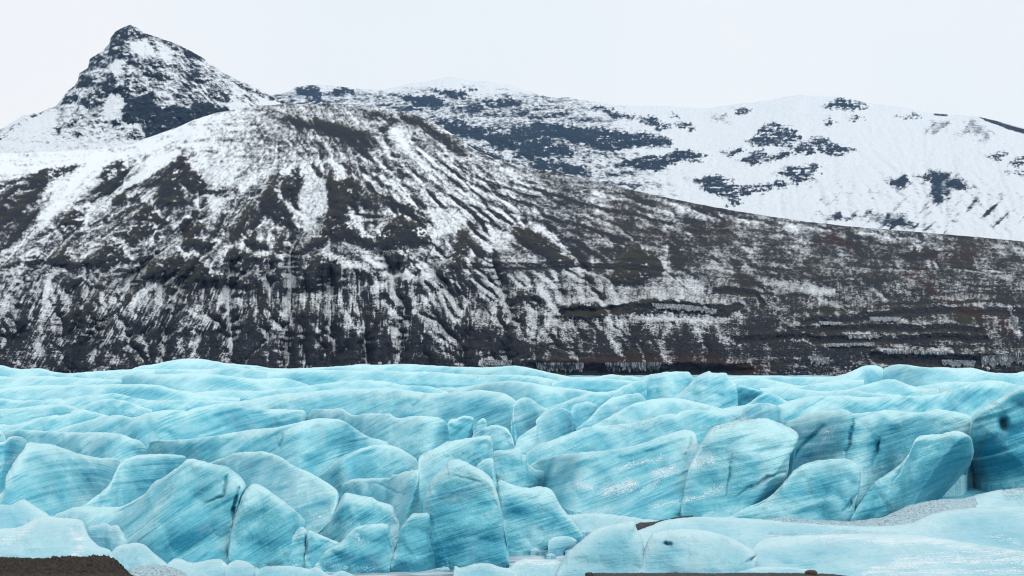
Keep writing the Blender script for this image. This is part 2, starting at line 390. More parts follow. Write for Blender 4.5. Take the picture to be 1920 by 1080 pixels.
def ice(name, label, cat, top, bot, cot=0.6, size=None, bulge=0.10, rim=0.16, mat=None, layer=1.0, group=None,
        recede=None, rough=1.0, back=0.9, prof=1.0, step=2.4, dirt=0.0, frost=0.0, flat=0.0, groove=0.0, round_=0.12, fol=None, facet=0.07, rim_u=None):
    T0 = np.array(top, float)
    L = np.hypot(*np.diff(T0, axis=0).T).sum()
    n = int(np.clip(L / step, 24, 480))
    T, B = curve(top, n), curve(bot, n)
    seed = (T0.sum() * 0.137) % 97
    # uneven weathered outline
    w = (fbm(T[:, 0] * 0.035, T[:, 1] * 0.035, seed, 5, 0.6) * 2.2 + 1.7 * fbm(T[:, 0] * 0.07, T[:, 1] * 0.07, seed + 5, 4, 0.6, True)) * rough
    T = T + np.c_[w * 0.5, w] * np.minimum(1, np.minimum(np.arange(n), np.arange(n)[::-1]) / 6.0)[:, None]
    Hpx = max((B[:, 1] - T[:, 1]).max(), 4)
    m = int(np.clip(Hpx / step, 10, 120))
    v = np.linspace(0, 1, m)[:, None]
    px, py = lerp(B[:, 0], T[:, 0], v), lerp(B[:, 1], T[:, 1], v)
    Yb = ground_Y(B[:, 1])[None] + 0 * v
    hm = (B[:, 1] - py) / F * Yb                                    # height above the foot, metres
    Hmax = Hpx / F * float(Yb.mean())
    Y = Yb + cot * hm * (1 + (prof - 1) * v) - bulge * Hmax * np.sin(np.pi * np.clip(v, 0, 1)) ** 0.8
    r0 = np.clip((v - (1 - rim)) / rim, 0, 1)
    Y = Y + round_ * Hmax * (1 - np.sqrt(np.clip(1 - r0 ** 2, 0, 1)))
    if recede:                                                       # part of the face turns away: (u0, u1, metres)
        u = np.linspace(0, 1, n)[None]
        for (u0, sh, dm) in recede:
            Y = Y + dm * np.maximum(0, u - sh * (v - 0.5) - u0) / (1 - u0)
    P = at(px, py, Y)
    # relief: broad swells, hollows along the foliation, small scallops
    x, y, z = P[..., 0], P[..., 1], P[..., 2]
    ang = math.radians(fol if fol is not None else 25 + 9 * math.sin(seed * 2.3))
    fz = z * math.cos(ang) - x * math.sin(ang) + 0.10 * y
    fx = x * math.cos(ang) + z * math.sin(ang)
    fz = fz + 0.08 * Hmax * fbm(fx * 0.45 / max(Hmax, 2), fz * 0.3 / max(Hmax, 2), seed, 2)
    s1 = max(Hmax * 0.55, 1.2)
    edge = np.minimum(1, (1 - v) * 6 + 0.12) * np.minimum(1, np.minimum(np.arange(n), np.arange(n)[::-1]) / 4.0)[None]
    d = 0.085 * Hmax * fbm(x / s1, y / s1, z / s1, 2) * rough
    d = d + (0.16 * fbm(fx * 0.10, fz * 0.55, seed, 3, 0.55) + 0.075 * fbm(fx * 0.22, fz * 1.7, seed + 3, 3, 0.6)) * layer * rough * min(1, Hmax / 4)
    d = d + 0.075 * fbm(x * 1.1, y * 1.1, z * 1.1, 4, 0.65) * rough
    cz = perlin(x / (0.8 * s1) + 3.1, y / (0.8 * s1), z / (0.8 * s1) + seed)
    d = d + 0.07 * Hmax * (np.abs(cz) - 0.2) * rough                # flat facets meeting in creases
    tri = lambda q: 2 * np.abs(q - np.floor(q + 0.5)) - 0.5
    bend = 0.35 * fbm(x / s1 * 0.6, z / s1 * 0.6, seed + 4, 3)
    ks = np.random.RandomState(int(seed * 10)).uniform(-0.5, 0.9, 3)
    d = d + facet * Hmax * rough * (tri((x + ks[0] * z) / (1.9 * s1) + bend + ks[2]) + 0.7 * tri((z * 0.9 - ks[1] * x) / (1.5 * s1) + 0.7 * bend))
    if groove:
        d = d - groove * np.maximum(0, fbm(fx * 0.05, fz * 0.35, seed + 9, 2, ridged=True) - 0.45)
    Y2 = Y - d * 1.3 * edge
    for path, w_, dep in CRACKS:
        a_ = np.array(path, float)
        if a_[:, 0].min() > px.min() - 9 and a_[:, 0].max() < px.max() + 9 and a_[:, 1].min() > py.min() - 9 and a_[:, 1].max() < py.max() + 9:
            q_ = 0 if w_ > 3.5 else 1
            kx, ky = px + q_ * 8 * fbm(px * 0.035, py * 0.035, 1.3, 4, 0.6), py + q_ * 6 * fbm(px * 0.035, py * 0.035, 4.3, 4, 0.6)
            taper = np.clip(1.15 - np.hypot(kx - a_[:, 0].mean(), ky - a_[:, 1].mean()) / (0.55 * np.hypot(*(a_[-1] - a_[0])) + 2 * w_), 0.15, 1) if q_ else 1.0
            taper = taper * (1 + q_ * 0.6 * fbm(px * 0.12, py * 0.12, 2.2, 3))
            Y2 = Y2 + dep * taper * np.exp(-(seg_dist(kx, ky, path) / (w_ * (0.55 + 0.6 * taper) if q_ else w_)) ** 2) * np.minimum(1, (1 - v) * 12)
    P = at(px, py, Y2)
    # back of the ridge: drops away behind the crest
    k = 9
    w = np.linspace(0, 1, k + 1)[1:, None]
    rimP = P[-1]
    D = back * Hmax + 1.0
    foot = P[0, :, 2] - 2.5
    Yw = rimP[None, :, 1] + D * np.sin(w * math.pi / 2) ** 1.0
    Zw = rimP[None, :, 2] * (Yw / rimP[None, :, 1])
    drop = (w ** 1.6) * (0.35 * Hmax + 0.5)
    Zw = np.where(w < 1, Zw - drop, np.minimum(foot[None], Zw - drop))
    xc = rimP[:, 0].mean()
    Xw = rimP[None, :, 0] * (Yw / rimP[None, :, 1]) + (xc - rimP[None, :, 0]) * 0.10 * w
    back_P = np.stack([Xw, Yw, Zw], -1)
    foot_P = P[0].copy(); foot_P[:, 2] -= 2.5
    A = np.concatenate([foot_P[None], P, back_P], 0)
    pad = lambda a: np.concatenate([a[:1], a, np.repeat(a[-1:], k, 0)], 0)
    padx = lambda a: np.concatenate([a[:1], a, a[-1:] + 0.12 * np.arange(1, k + 1)[:, None]], 0)
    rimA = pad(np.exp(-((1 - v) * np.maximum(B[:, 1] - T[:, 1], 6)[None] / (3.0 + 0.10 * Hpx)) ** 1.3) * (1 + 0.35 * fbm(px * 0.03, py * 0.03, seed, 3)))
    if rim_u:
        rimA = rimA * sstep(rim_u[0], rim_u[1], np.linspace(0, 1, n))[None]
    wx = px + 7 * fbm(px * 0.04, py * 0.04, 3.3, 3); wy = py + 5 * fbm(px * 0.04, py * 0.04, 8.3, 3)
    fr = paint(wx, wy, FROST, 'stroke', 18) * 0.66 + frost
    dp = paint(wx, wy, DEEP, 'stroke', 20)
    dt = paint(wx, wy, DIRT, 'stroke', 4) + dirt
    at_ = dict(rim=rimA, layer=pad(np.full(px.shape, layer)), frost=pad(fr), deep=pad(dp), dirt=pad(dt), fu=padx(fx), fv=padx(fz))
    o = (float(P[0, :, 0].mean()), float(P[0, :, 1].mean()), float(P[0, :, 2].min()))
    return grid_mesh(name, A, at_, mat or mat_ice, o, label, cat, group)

FARG, MIDG, SERG, LOWG = "far ice ridges under the dark cliff", "ice ridges across the middle of the glacier", "ice blocks at the glacier front", "low ice in front of the glacier"
far = dict(cot=1.6, bulge=0.05, rim=0.30, layer=0.6, group=FARG, rough=0.6)
mid = dict(cot=1.0, bulge=0.08, rim=0.22, group=MIDG, rough=0.8, groove=0.3)
ser = dict(cot=0.55, group=SERG, rim=0.09, bulge=0.05, round_=0.13)

def R(label, top, bot, **kw):
    return ice("ice_ridge", label, "ice ridge", top, bot, **kw)
def S(label, top, bot, **kw):
    return ice("ice_block", label, "ice block", top, bot, **kw)

# --- far rows
R("gentle blue ice ridge lowest on the far left skyline of the glacier", [(-230, 676), (0, 684), (25, 690), (50, 691), (75, 690), (100, 696), (125, 699), (160, 697), (200, 694), (240, 692), (290, 694)], [(-230, 716), (100, 716), (290, 712)], **far)
R("broad rounded ice hump standing highest on the far left skyline of the glacier", [(235, 696), (262, 686), (290, 682), (312, 677), (345, 672), (370, 672), (400, 676), (430, 681), (480, 685), (510, 690), (545, 695)], [(235, 707), (400, 704), (545, 706)], **far)
R("thin pale ice ridge just below the rounded hump of the far skyline", [(225, 699), (262, 692), (300, 692), (350, 691), (375, 692), (405, 690), (430, 687), (450, 689), (480, 692), (540, 698)], [(225, 710), (400, 709), (540, 712)], **far)
R("far ice ridge with a dark blue wall and frost columns below the rounded hump", [(195, 707), (245, 701), (300, 701), (355, 699), (390, 700), (425, 704), (480, 709), (530, 708), (560, 715), (580, 722)], [(195, 722), (300, 738), (400, 740), (500, 735), (580, 732)], **far)
R("long far skyline ice ridge running level below the centre cliff", [(470, 690), (505, 690), (542, 690), (580, 689), (617, 687), (655, 684), (680, 682), (705, 684), (730, 683), (767, 682), (805, 684), (855, 687), (905, 688), (930, 687), (960, 685), (975, 686), (997, 690), (1035, 699), (1072, 706), (1097, 706), (1125, 705), (1147, 701), (1160, 703), (1185, 705), (1210, 709)], [(470, 706), (800, 703), (1000, 712), (1210, 720)], **far)
R("second far ice ridge directly under the level centre skyline ridge", [(500, 698), (542, 695), (605, 693), (680, 694), (730, 695), (805, 697), (855, 700), (905, 702), (960, 702), (997, 704), (1035, 711), (1080, 725)], [(500, 722), (620, 722), (800, 722), (960, 724), (1080, 730)], **far)
R("short far ice hump left of the dark blue hollow in the far rows", [(440, 716), (480, 710), (505, 709), (530, 710), (555, 717), (575, 724)], [(440, 733), (575, 731)], **far)
R("far left ice ridge with a straight top dipping right, second row down", [(-230, 708), (0, 705), (30, 708), (45, 706), (62, 704), (125, 706), (180, 709), (240, 712), (270, 716), (295, 723)], [(-230, 727), (100, 727), (295, 728)], **far)
R("long left ice ridge with a blue hollow at its right end, third row down", [(-230, 738), (0, 728), (20, 725), (60, 722), (150, 721), (210, 720), (255, 720), (275, 720), (300, 722), (325, 729), (355, 734), (370, 738), (400, 742), (450, 746)], [(-230, 752), (100, 750), (300, 756), (450, 752)], **far)
R("faint low ice swell between the blue hollow and the frost columns", [(295, 724), (315, 720), (332, 722), (350, 726), (370, 731), (400, 733)], [(295, 738), (400, 738)], **far)
R("long thin ice ridge arching over the far centre left", [(345, 738), (390, 733), (437, 731), (480, 732), (515, 729), (555, 725), (587, 721), (620, 717), (655, 713), (692, 712), (730, 716), (755, 721), (800, 723), (815, 726), (840, 735)], [(345, 750), (600, 746), (840, 742)], **far)
R("low far ice ridge with black cracks below the icicled cliff foot", [(810, 728), (830, 726), (855, 726), (892, 721), (930, 716), (960, 713), (985, 716), (1010, 720), (1035, 724), (1060, 727), (1090, 730), (1120, 736)], [(810, 738), (900, 748), (960, 765), (1030, 772), (1120, 752)], **far)
R("small far ice ridge capped by frost right of the thin frost column", [(1035, 718), (1060, 711), (1110, 709), (1160, 711), (1200, 716)], [(1035, 730), (1200, 731)], **far)
R("flat far ice strip on the skyline between the pointed block and the right hump", [(1340, 709), (1365, 705), (1397, 705), (1440, 704), (1502, 706), (1540, 706), (1580, 705), (1620, 708)], [(1340, 722), (1620, 722)], **far)
R("low rolling ice ridge under the flat right skyline strip", [(1355, 716), (1372, 711), (1397, 709), (1430, 709), (1470, 717), (1500, 722), (1540, 717), (1580, 711), (1620, 712)], [(1355, 735), (1500, 736), (1620, 734)], **far)
R("hump of ice on the right skyline left of the frosty notch", [(1530, 712), (1565, 705), (1582, 701), (1600, 694), (1615, 687), (1630, 684), (1645, 685), (1655, 690), (1662, 698)], [(1530, 728), (1600, 732), (1662, 724)], **far)
R("highest right skyline ice ridge sloping down toward the right edge", [(1650, 697), (1657, 691), (1670, 685), (1687, 682), (1710, 685), (1735, 688), (1767, 688), (1790, 690), (1822, 689), (1845, 695), (1870, 699), (1902, 699), (1920, 696), (2190, 688)], [(1650, 724), (1750, 738), (2190, 735)], **far)
R("grey frosted ice ridge below the right skyline with dirty lines", [(1540, 736), (1565, 732), (1590, 729), (1620, 721), (1645, 715), (1660, 711), (1680, 712), (1702, 720), (1725, 726), (1760, 729)], [(1540, 748), (1760, 746)], **far)
R("narrow ice ridge with dirty frost stripe under the highest right skyline ridge", [(1690, 727), (1715, 725), (1740, 721), (1770, 716), (1802, 715), (1825, 716), (1860, 722)], [(1690, 742), (1860, 742)], **far)
R("low ice swell left of the grey frosted right ridge", [(1425, 728), (1440, 726), (1472, 722), (1500, 728), (1540, 733), (1590, 731), (1640, 737), (1690, 740)], [(1425, 748), (1690, 752)], **far)
# --- middle rows
R("long ice ridge on the left with a small notch in its crest, fourth row", [(-230, 752), (0, 746), (32, 749), (75, 749), (110, 746), (120, 749), (126, 746), (150, 742), (180, 740), (200, 737), (217, 737), (237, 741), (262, 747), (287, 750), (350, 749), (387, 750), (460, 752)], [(-230, 775), (100, 778), (300, 776), (460, 772)], **mid)
R("very long central ice ridge ending in a dark blue rounded nose", [(430, 757), (455, 750), (480, 746), (530, 737), (580, 734), (617, 730), (655, 729), (705, 727), (730, 726), (767, 731), (805, 736), (830, 736), (855, 735), (892, 731), (917, 732), (942, 736), (955, 742), (968, 752), (978, 770)], [(430, 772), (560, 782), (700, 792), (850, 812), (930, 822), (978, 830)], **dict(mid, cot=1.2))
R("plain ice ridge at the left edge with a dark crevice at its right end", [(-230, 770), (0, 766), (37, 764), (70, 759), (100, 757), (125, 759), (140, 762), (155, 770)], [(-230, 800), (30, 802), (155, 785)], **mid)
R("small ice mound with a frosty foot right of the left edge ridge", [(138, 768), (150, 765), (170, 754), (200, 748), (212, 748), (237, 751), (256, 758), (285, 768)], [(138, 778), (285, 782)], **mid)
R("ice ridge rising to the right with a stepped crest above the left wave", [(-230, 800), (0, 795), (25, 796), (45, 791), (62, 785), (87, 780), (107, 777), (110, 779), (130, 774), (140, 768), (155, 766), (175, 772), (195, 777), (215, 782)], [(-230, 812), (50, 815), (215, 815)], **mid)
R("wide striped ice ridge with two swells in the left middle", [(85, 813), (115, 802), (140, 794), (175, 785), (200, 779), (220, 777), (237, 780), (252, 782), (270, 776), (292, 770), (320, 767), (350, 770), (357, 767), (382, 761), (410, 756), (430, 756), (450, 760), (470, 766), (517, 766), (562, 768), (572, 771), (576, 785)], [(85, 820), (200, 832), (300, 845), (420, 835), (520, 815), (576, 805)], **dict(mid, groove=0.6))
R("striped ice ridge with a broken saddle crest above the centre hump", [(576, 780), (587, 767), (620, 766), (642, 766), (650, 772), (667, 778), (680, 775), (730, 775), (737, 780), (745, 783), (760, 782), (770, 780), (780, 779), (817, 781), (830, 786), (837, 792), (841, 810), (843, 832)], [(576, 805), (640, 830), (720, 865), (800, 875), (843, 850)], **dict(mid, cot=0.8))
R("long low wave of ice curling down at its right end on the left", [(5, 815), (17, 806), (37, 805), (75, 807), (125, 810), (175, 810), (220, 812), (245, 820), (262, 826), (272, 837), (277, 850)], [(5, 838), (100, 858), (200, 880), (240, 880), (277, 866)], **dict(mid, cot=0.8))
R("great ice wave with a smooth deep blue hollow left of the centre", [(279, 842), (280, 828), (287, 824), (325, 824), (375, 820), (425, 812), (462, 806), (517, 800), (555, 792), (585, 785), (605, 783), (630, 785), (645, 789), (660, 799), (680, 812), (697, 820), (717, 825), (735, 831), (765, 848)], [(279, 858), (380, 885), (480, 895), (560, 905), (640, 895), (700, 870), (765, 862)], **dict(mid, cot=0.7, bulge=-0.05))
S("slanting flat ice slab behind the leaning block near the centre", [(838, 830), (838, 800), (842, 787), (855, 784), (870, 780), (887, 782), (887, 795), (884, 812), (880, 824)], [(838, 845), (882, 838)], **dict(ser, group=MIDG))
S("narrow upright ice splinter beside the slanting flat slab", [(888, 822), (893, 805), (895, 790), (905, 783), (911, 787), (913, 797), (916, 815)], [(888, 838), (916, 836)], **dict(ser, group=MIDG))
S("rounded fan shaped ice block with fine stripes behind the leaning block", [(882, 835), (885, 817), (900, 805), (917, 797), (935, 797), (950, 802), (957, 812), (962, 825), (966, 842)], [(882, 850), (966, 856)], **dict(ser, group=MIDG))
R("steep dark blue ice lobe folded beside the rounded nose of the long ridge", [(958, 790), (965, 755), (975, 747), (987, 744), (1000, 750), (1017, 762), (1030, 770), (1040, 785)], [(958, 850), (975, 850), (1005, 825), (1040, 805)], **mid)
R("smooth ice lobe with a ragged left rim in the middle", [(964, 845), (970, 822), (985, 810), (1007, 795), (1004, 788), (1022, 770), (1042, 764), (1060, 765), (1070, 772), (1075, 800)], [(964, 856), (1000, 850), (1040, 832), (1075, 818)], **mid)
R("small rounded ice dome tucked right of the ragged rimmed lobe", [(1064, 800), (1067, 777), (1074, 760), (1085, 755), (1100, 752), (1110, 755), (1120, 762), (1128, 778)], [(1064, 812), (1090, 812), (1128, 795)], **mid)
R("curved ice fin with a double top right of the small dome", [(1080, 803), (1110, 777), (1130, 757), (1145, 746), (1158, 742), (1172, 739), (1197, 737), (1205, 742), (1213, 752)], [(1080, 815), (1130, 805), (1213, 778)], **mid)
R("bare ice slope reaching up left of the arched skyline block", [(1020, 766), (1060, 752), (1085, 742), (1110, 735), (1147, 732), (1172, 722), (1192, 714), (1215, 712)], [(1020, 776), (1120, 778), (1215, 762)], **mid)
S("arched ice block standing on the skyline right of the centre", [(1165, 748), (1176, 730), (1185, 718), (1200, 708), (1222, 701), (1247, 697), (1272, 696), (1290, 696), (1297, 704), (1304, 715)], [(1165, 757), (1250, 764), (1304, 760)], **dict(ser, group=MIDG, cot=0.9))
S("pointed ice block with a little tooth on top breaking the skyline", [(1240, 752), (1275, 735), (1301, 711), (1312, 701), (1330, 695), (1334, 699), (1360, 698), (1366, 706), (1370, 712), (1380, 720), (1383, 740), (1384, 757)], [(1240, 763), (1320, 768), (1384, 768)], **dict(ser, group=MIDG, cot=0.9))
R("dark blue shaded ice wall right of the pointed skyline block", [(1381, 735), (1383, 722), (1400, 724), (1422, 730), (1436, 736), (1450, 746)], [(1381, 764), (1450, 762)], **dict(mid, cot=-0.1))
R("small triangular pale ice slope right of the dark blue shaded wall", [(1395, 760), (1405, 754), (1422, 742), (1440, 735), (1455, 740), (1472, 750), (1490, 757)], [(1395, 772), (1490, 770)], **mid)
R("smooth unmarked ice back shaped like a whale right of the curved fin", [(1110, 798), (1135, 785), (1160, 770), (1185, 757), (1210, 750), (1235, 746), (1272, 746), (1297, 751), (1322, 757), (1347, 764), (1385, 769)], [(1110, 812), (1200, 812), (1290, 800), (1385, 786)], **dict(mid, layer=0.35))
R("long ragged ice blade with dirt along its crest above the frosty face", [(978, 862), (985, 850), (1002, 835), (1035, 824), (1060, 815), (1085, 805), (1100, 800), (1135, 797), (1185, 792), (1222, 782), (1255, 775), (1267, 776), (1280, 769), (1310, 767), (1345, 767), (1372, 762), (1397, 759), (1422, 756), (1440, 755), (1462, 762)], [(978, 885), (1080, 885), (1200, 865), (1300, 840), (1400, 830), (1462, 800)], **dict(mid, cot=0.9, dirt=0.12))
# --- the large right-hand mass
R("wide ice ridge with vivid blue clefts along the upper right", [(1425, 778), (1440, 765), (1457, 760), (1477, 752), (1502, 745), (1540, 741), (1590, 741), (1615, 744), (1665, 742), (1715, 741), (1752, 739), (1777, 731), (1802, 725), (1827, 716), (1852, 712), (1877, 714), (1902, 719), (1920, 722), (2190, 730)], [(1425, 800), (1600, 800), (1750, 800), (1850, 790), (2190, 800)], **dict(mid, cot=1.2, groove=0.6))
ice("ice_wall", "shaded dark blue ice wall with a round hole at the right edge", "ice wall", [(1812, 880), (1818, 800), (1826, 778), (1840, 767), (1865, 752), (1890, 737), (1920, 725), (2190, 712)], [(1812, 892), (1840, 905), (1920, 920), (2190, 928)], cot=0.15, bulge=-0.10, rim=0.06, mat=mat_ice, group=SERG, groove=0.8)
ice("ice_wall", "huge striped ice wall with a white frost star and vertical blue cracks", "ice wall", [(1468, 862), (1470, 820), (1474, 792), (1490, 784), (1527, 772), (1560, 769), (1582, 767), (1600, 774), (1627, 772), (1665, 767), (1690, 770), (1715, 772), (1740, 770), (1760, 766), (1785, 770), (1815, 777), (1825, 792), (1828, 800), (1826, 820), (1824, 860)], [(1468, 890), (1540, 935), (1610, 957), (1700, 930), (1780, 915), (1824, 900)], cot=0.8, bulge=-0.03, rim=0.14, mat=mat_ice_flat, fol=13, group=SERG, groove=0.5)
ice("ice_slope", "broad sloping ice face streaked with white frost below the long blade", "ice slope", [(985, 882), (995, 869), (1015, 860), (1055, 851), (1110, 846), (1160, 840), (1197, 832), (1235, 820), (1265, 809), (1285, 805), (1297, 807), (1305, 815), (1309, 832), (1325, 845), (1350, 870), (1370, 900)], [(985, 895), (1015, 903), (1040, 935), (1065, 957), (1120, 964), (1185, 972), (1260, 976), (1320, 978), (1370, 978)], cot=1.3, bulge=-0.06, rim=0.12, group=SERG, groove=0.6)
S("rounded ice block with a jagged dark right edge beside the frosty face", [(1275, 955), (1290, 880), (1310, 838), (1327, 807), (1335, 800), (1360, 792), (1390, 786), (1422, 784), (1440, 785), (1460, 792), (1482, 802), (1494, 810), (1497, 820), (1492, 835), (1482, 846), (1480, 862), (1475, 890), (1455, 917), (1435, 938)], [(1275, 972), (1350, 975), (1400, 970), (1435, 952)], **dict(ser, cot=0.7, mat=mat_ice_flat, fol=13))
S("low rounded ice buttress with vertical stripes at the foot of the huge wall", [(1335, 974), (1370, 964), (1400, 950), (1440, 932), (1470, 903), (1490, 880), (1510, 868), (1540, 862), (1580, 859), (1600, 865), (1611, 878), (1614, 895), (1610, 920), (1602, 950)], [(1335, 980), (1450, 980), (1540, 982), (1602, 980)], **dict(ser, mat=mat_ice_flat, fol=13, rim=0.12))
S("tall ice flap with a sharp edge and a grey shaded side near the right", [(1594, 972), (1610, 942), (1637, 907), (1665, 885), (1690, 867), (1705, 846), (1717, 820), (1740, 814), (1765, 812), (1790, 807), (1807, 811), (1820, 820), (1824, 835), (1825, 850), (1818, 872), (1811, 890), (1809, 912)], [(1594, 982), (1665, 972), (1715, 955), (1765, 945), (1809, 938)], **dict(ser, cot=0.45, mat=mat_ice_flat, fol=13, recede=[(0.64, 0.20, 18.0)], rim_u=(0.30, 0.50)))
# --- front blocks, left
S("small ice knob at the left edge above the scalloped block", [(-200, 800), (0, 808), (8, 815), (12, 828)], [(-200, 850), (12, 848)], **ser)
S("scalloped ice block at the left edge below the small knob", [(-200, 826), (-10, 829), (8, 827), (17, 819), (30, 817), (42, 820), (52, 829), (50, 845)], [(-200, 905), (0, 900), (30, 885), (50, 868)], **dict(ser, frost=0.1))
S("sloping striped ice block falling to the right behind the main left mass", [(-200, 952), (0, 925), (12, 890), (28, 862), (43, 842), (52, 829), (75, 830), (97, 832), (120, 840), (150, 850), (185, 857), (205, 858), (220, 860), (227, 867)], [(-200, 985), (60, 985), (130, 965), (190, 935), (227, 890)], **dict(ser, cot=0.8, groove=0.5))
S("rounded ice lobe with a notched top leaning over the main left mass", [(90, 968), (140, 955), (185, 925), (203, 908), (222, 872), (230, 863), (255, 854), (289, 850), (318, 851), (346, 854), (349, 866), (352, 880)], [(90, 985), (180, 972), (250, 955), (300, 930), (352, 900)], **dict(ser, cot=0.7))
S("largest ice block on the left with a straight crack down its right side", [(85, 978), (110, 960), (150, 949), (200, 949), (225, 949), (250, 937), (270, 925), (287, 905), (312, 890), (338, 871), (350, 860), (370, 861), (400, 869), (426, 874), (444, 887), (455, 898), (461, 912), (455, 926), (444, 961), (433, 998), (428, 1030), (427, 1048)], [(85, 1000), (180, 1030), (270, 1056), (350, 1060), (427, 1060)], **dict(ser, cot=0.6, rim=0.07, groove=0.6))
S("wide domed ice block with a frosty lower corner left of the centre", [(392, 868), (415, 858), (444, 848), (474, 846), (500, 847), (526, 856), (548, 871), (578, 884), (607, 900), (630, 917), (635, 932), (631, 950), (622, 969), (602, 990)], [(392, 900), (455, 935), (500, 975), (560, 1005), (602, 1008)], **dict(ser, cot=0.7))
S("sharp triangular ice block right of the long straight crack", [(427, 1046), (430, 1006), (441, 965), (455, 928), (467, 911), (478, 905), (492, 911), (511, 924), (537, 943), (559, 961), (572, 976), (574, 990), (575, 1010)], [(427, 1062), (500, 1068), (545, 1066), (575, 1045)], **ser)
S("narrow ice sliver with a vertical crack at the foot of the triangular block", [(530, 1050), (536, 1025), (545, 1009), (556, 992), (565, 986), (576, 995), (576, 1010), (575, 1045)], [(530, 1068), (575, 1068)], **ser)
S("small wedge of ice descending right beside the cracked sliver", [(572, 1045), (575, 1000), (580, 994), (597, 1001), (615, 1008), (634, 1016), (648, 1028), (652, 1045)], [(572, 1070), (652, 1070)], **ser)
S("angular ice block with a peaked top above the frost-lined lower block", [(590, 1008), (600, 993), (612, 978), (622, 968), (632, 950), (645, 924), (660, 925), (680, 929), (697, 932), (710, 939), (730, 945), (737, 950), (742, 967), (748, 978), (750, 992), (746, 1010), (741, 1025)], [(590, 1022), (650, 1040), (741, 1044)], **ser)
S("square cornered ice block with glinting foot in the slush", [(590, 1060), (612, 1030), (640, 1014), (655, 998), (668, 987), (692, 982), (725, 981), (730, 990), (733, 1007), (739, 1030), (736, 1048), (731, 1064)], [(590, 1072), (660, 1074), (731, 1073)], **ser)
S("smooth ice hump between the great wave and the centre blocks", [(590, 898), (615, 876), (637, 858), (667, 843), (700, 834), (726, 833), (748, 839), (767, 850), (781, 861), (790, 885)], [(590, 915), (640, 935), (700, 925), (790, 905)], **dict(ser, cot=0.8))
S("slab of ice with a flat frayed top and upright right edge in the centre", [(640, 925), (641, 908), (655, 900), (670, 897), (700, 896), (730, 894), (737, 890), (755, 885), (775, 881), (784, 880), (786, 895), (787, 925), (788, 955)], [(640, 945), (700, 970), (745, 1000), (788, 985)], **ser)
S("leaning ice block with a straight sloping top behind the tall serac", [(786, 960), (784, 920), (783, 880), (784, 862), (790, 852), (815, 840), (842, 827), (880, 820), (905, 816), (919, 817), (923, 830), (925, 860), (926, 885)], [(786, 985), (840, 940), (926, 915)], **dict(ser, dirt=0.08))
S("thin ice sliver peeking out behind the top of the tall serac", [(886, 885), (896, 869), (907, 861), (922, 858), (926, 869), (929, 889), (935, 925), (947, 948), (950, 975), (950, 1000)], [(886, 1005), (950, 1025)], **ser)
S("tallest upright ice serac with a tapered top at the centre front", [(806, 1054), (799, 1000), (792, 962), (795, 940), (802, 915), (812, 895), (830, 876), (836, 871), (839, 865), (852, 860), (867, 863), (885, 872), (907, 884), (922, 898), (930, 917), (936, 939), (943, 972), (950, 1013), (953, 1035), (955, 1052)], [(806, 1062), (880, 1066), (955, 1062)], **dict(ser, cot=0.35, rim=0.08))
S("small tapered ice stump before the tall serac's left foot", [(731, 1062), (737, 1040), (744, 1020), (748, 995), (756, 982), (766, 968), (775, 961), (790, 962), (804, 962), (807, 977), (810, 1000), (816, 1022), (821, 1042), (822, 1054)], [(731, 1072), (780, 1072), (822, 1062)], **dict(ser, cot=0.35))
S("dark banded ice block leaning away right of the tall serac", [(944, 1030), (936, 960), (932, 905), (938, 899), (950, 903), (970, 911), (992, 913), (1011, 911), (1030, 915), (1040, 926), (1046, 939), (1059, 958), (1074, 976), (1085, 991), (1092, 1002), (1089, 1012)], [(944, 1038), (1000, 1032), (1050, 1025), (1089, 1018)], **dict(ser, cot=0.5, mat=mat_ice_flat, fol=13))
S("ice ledge with a pale curling lip left of the frosty face", [(918, 880), (922, 850), (930, 843), (950, 842), (975, 840), (978, 850), (985, 853), (988, 866), (1003, 878), (1022, 884), (1030, 892)], [(918, 912), (970, 915), (1030, 905)], **dict(ser, cot=0.8))
R("low ice apron at the foot of the frosty face", [(1060, 965), (1090, 962), (1140, 963), (1185, 969), (1240, 975), (1300, 978)], [(1060, 995), (1150, 1000), (1300, 990)], **dict(ser, cot=2.0, mat=mat_ice_pale, layer=0.4, group=LOWG, frost=0.12))
# --- low pale ice in front
low = dict(fol=3, cot=1.4, mat=mat_ice_pale, layer=0.35, group=LOWG, rim=0.25, rough=0.8)
S("pale ice shoulder at the left edge above the snowy slab", [(-200, 945), (0, 945), (20, 944), (32, 939), (44, 936), (55, 941), (67, 950), (75, 954), (85, 960), (93, 968)], [(-200, 998), (93, 996)], **low)
S("broad pale ice slab with frost patches behind the mossy bank", [(-200, 992), (0, 990), (37, 987), (70, 970), (90, 967), (107, 970), (140, 972), (155, 977), (160, 987), (167, 1005), (178, 1017), (187, 1024), (205, 1030), (215, 1045), (226, 1060)], [(-200, 1070), (100, 1072), (226, 1074)], **dict(low, frost=0.12))
S("wedge of ice with a dark hollow on its left, right of the frosty slab", [(160, 1010), (163, 991), (175, 984), (200, 980), (207, 985), (220, 984), (230, 997), (249, 1012), (254, 1026)], [(160, 1036), (254, 1044)], **dict(low, cot=0.6))
S("sloping pale ice wedge right of the mossy bank", [(205, 1040), (215, 1027), (225, 1022), (250, 1017), (270, 1020), (287, 1035), (312, 1055), (318, 1064)], [(205, 1068), (318, 1074)], **low)
S("low double humped ice lump at the foot of the largest left block", [(308, 1062), (322, 1050), (337, 1047), (355, 1053), (370, 1054), (390, 1049), (410, 1047), (422, 1054), (429, 1063)], [(308, 1086), (429, 1088)], **low)
S("low ice lump at the foot of the sharp triangular block", [(422, 1062), (432, 1054), (445, 1050), (462, 1052), (476, 1060), (488, 1068)], [(422, 1088), (488, 1090)], **low)
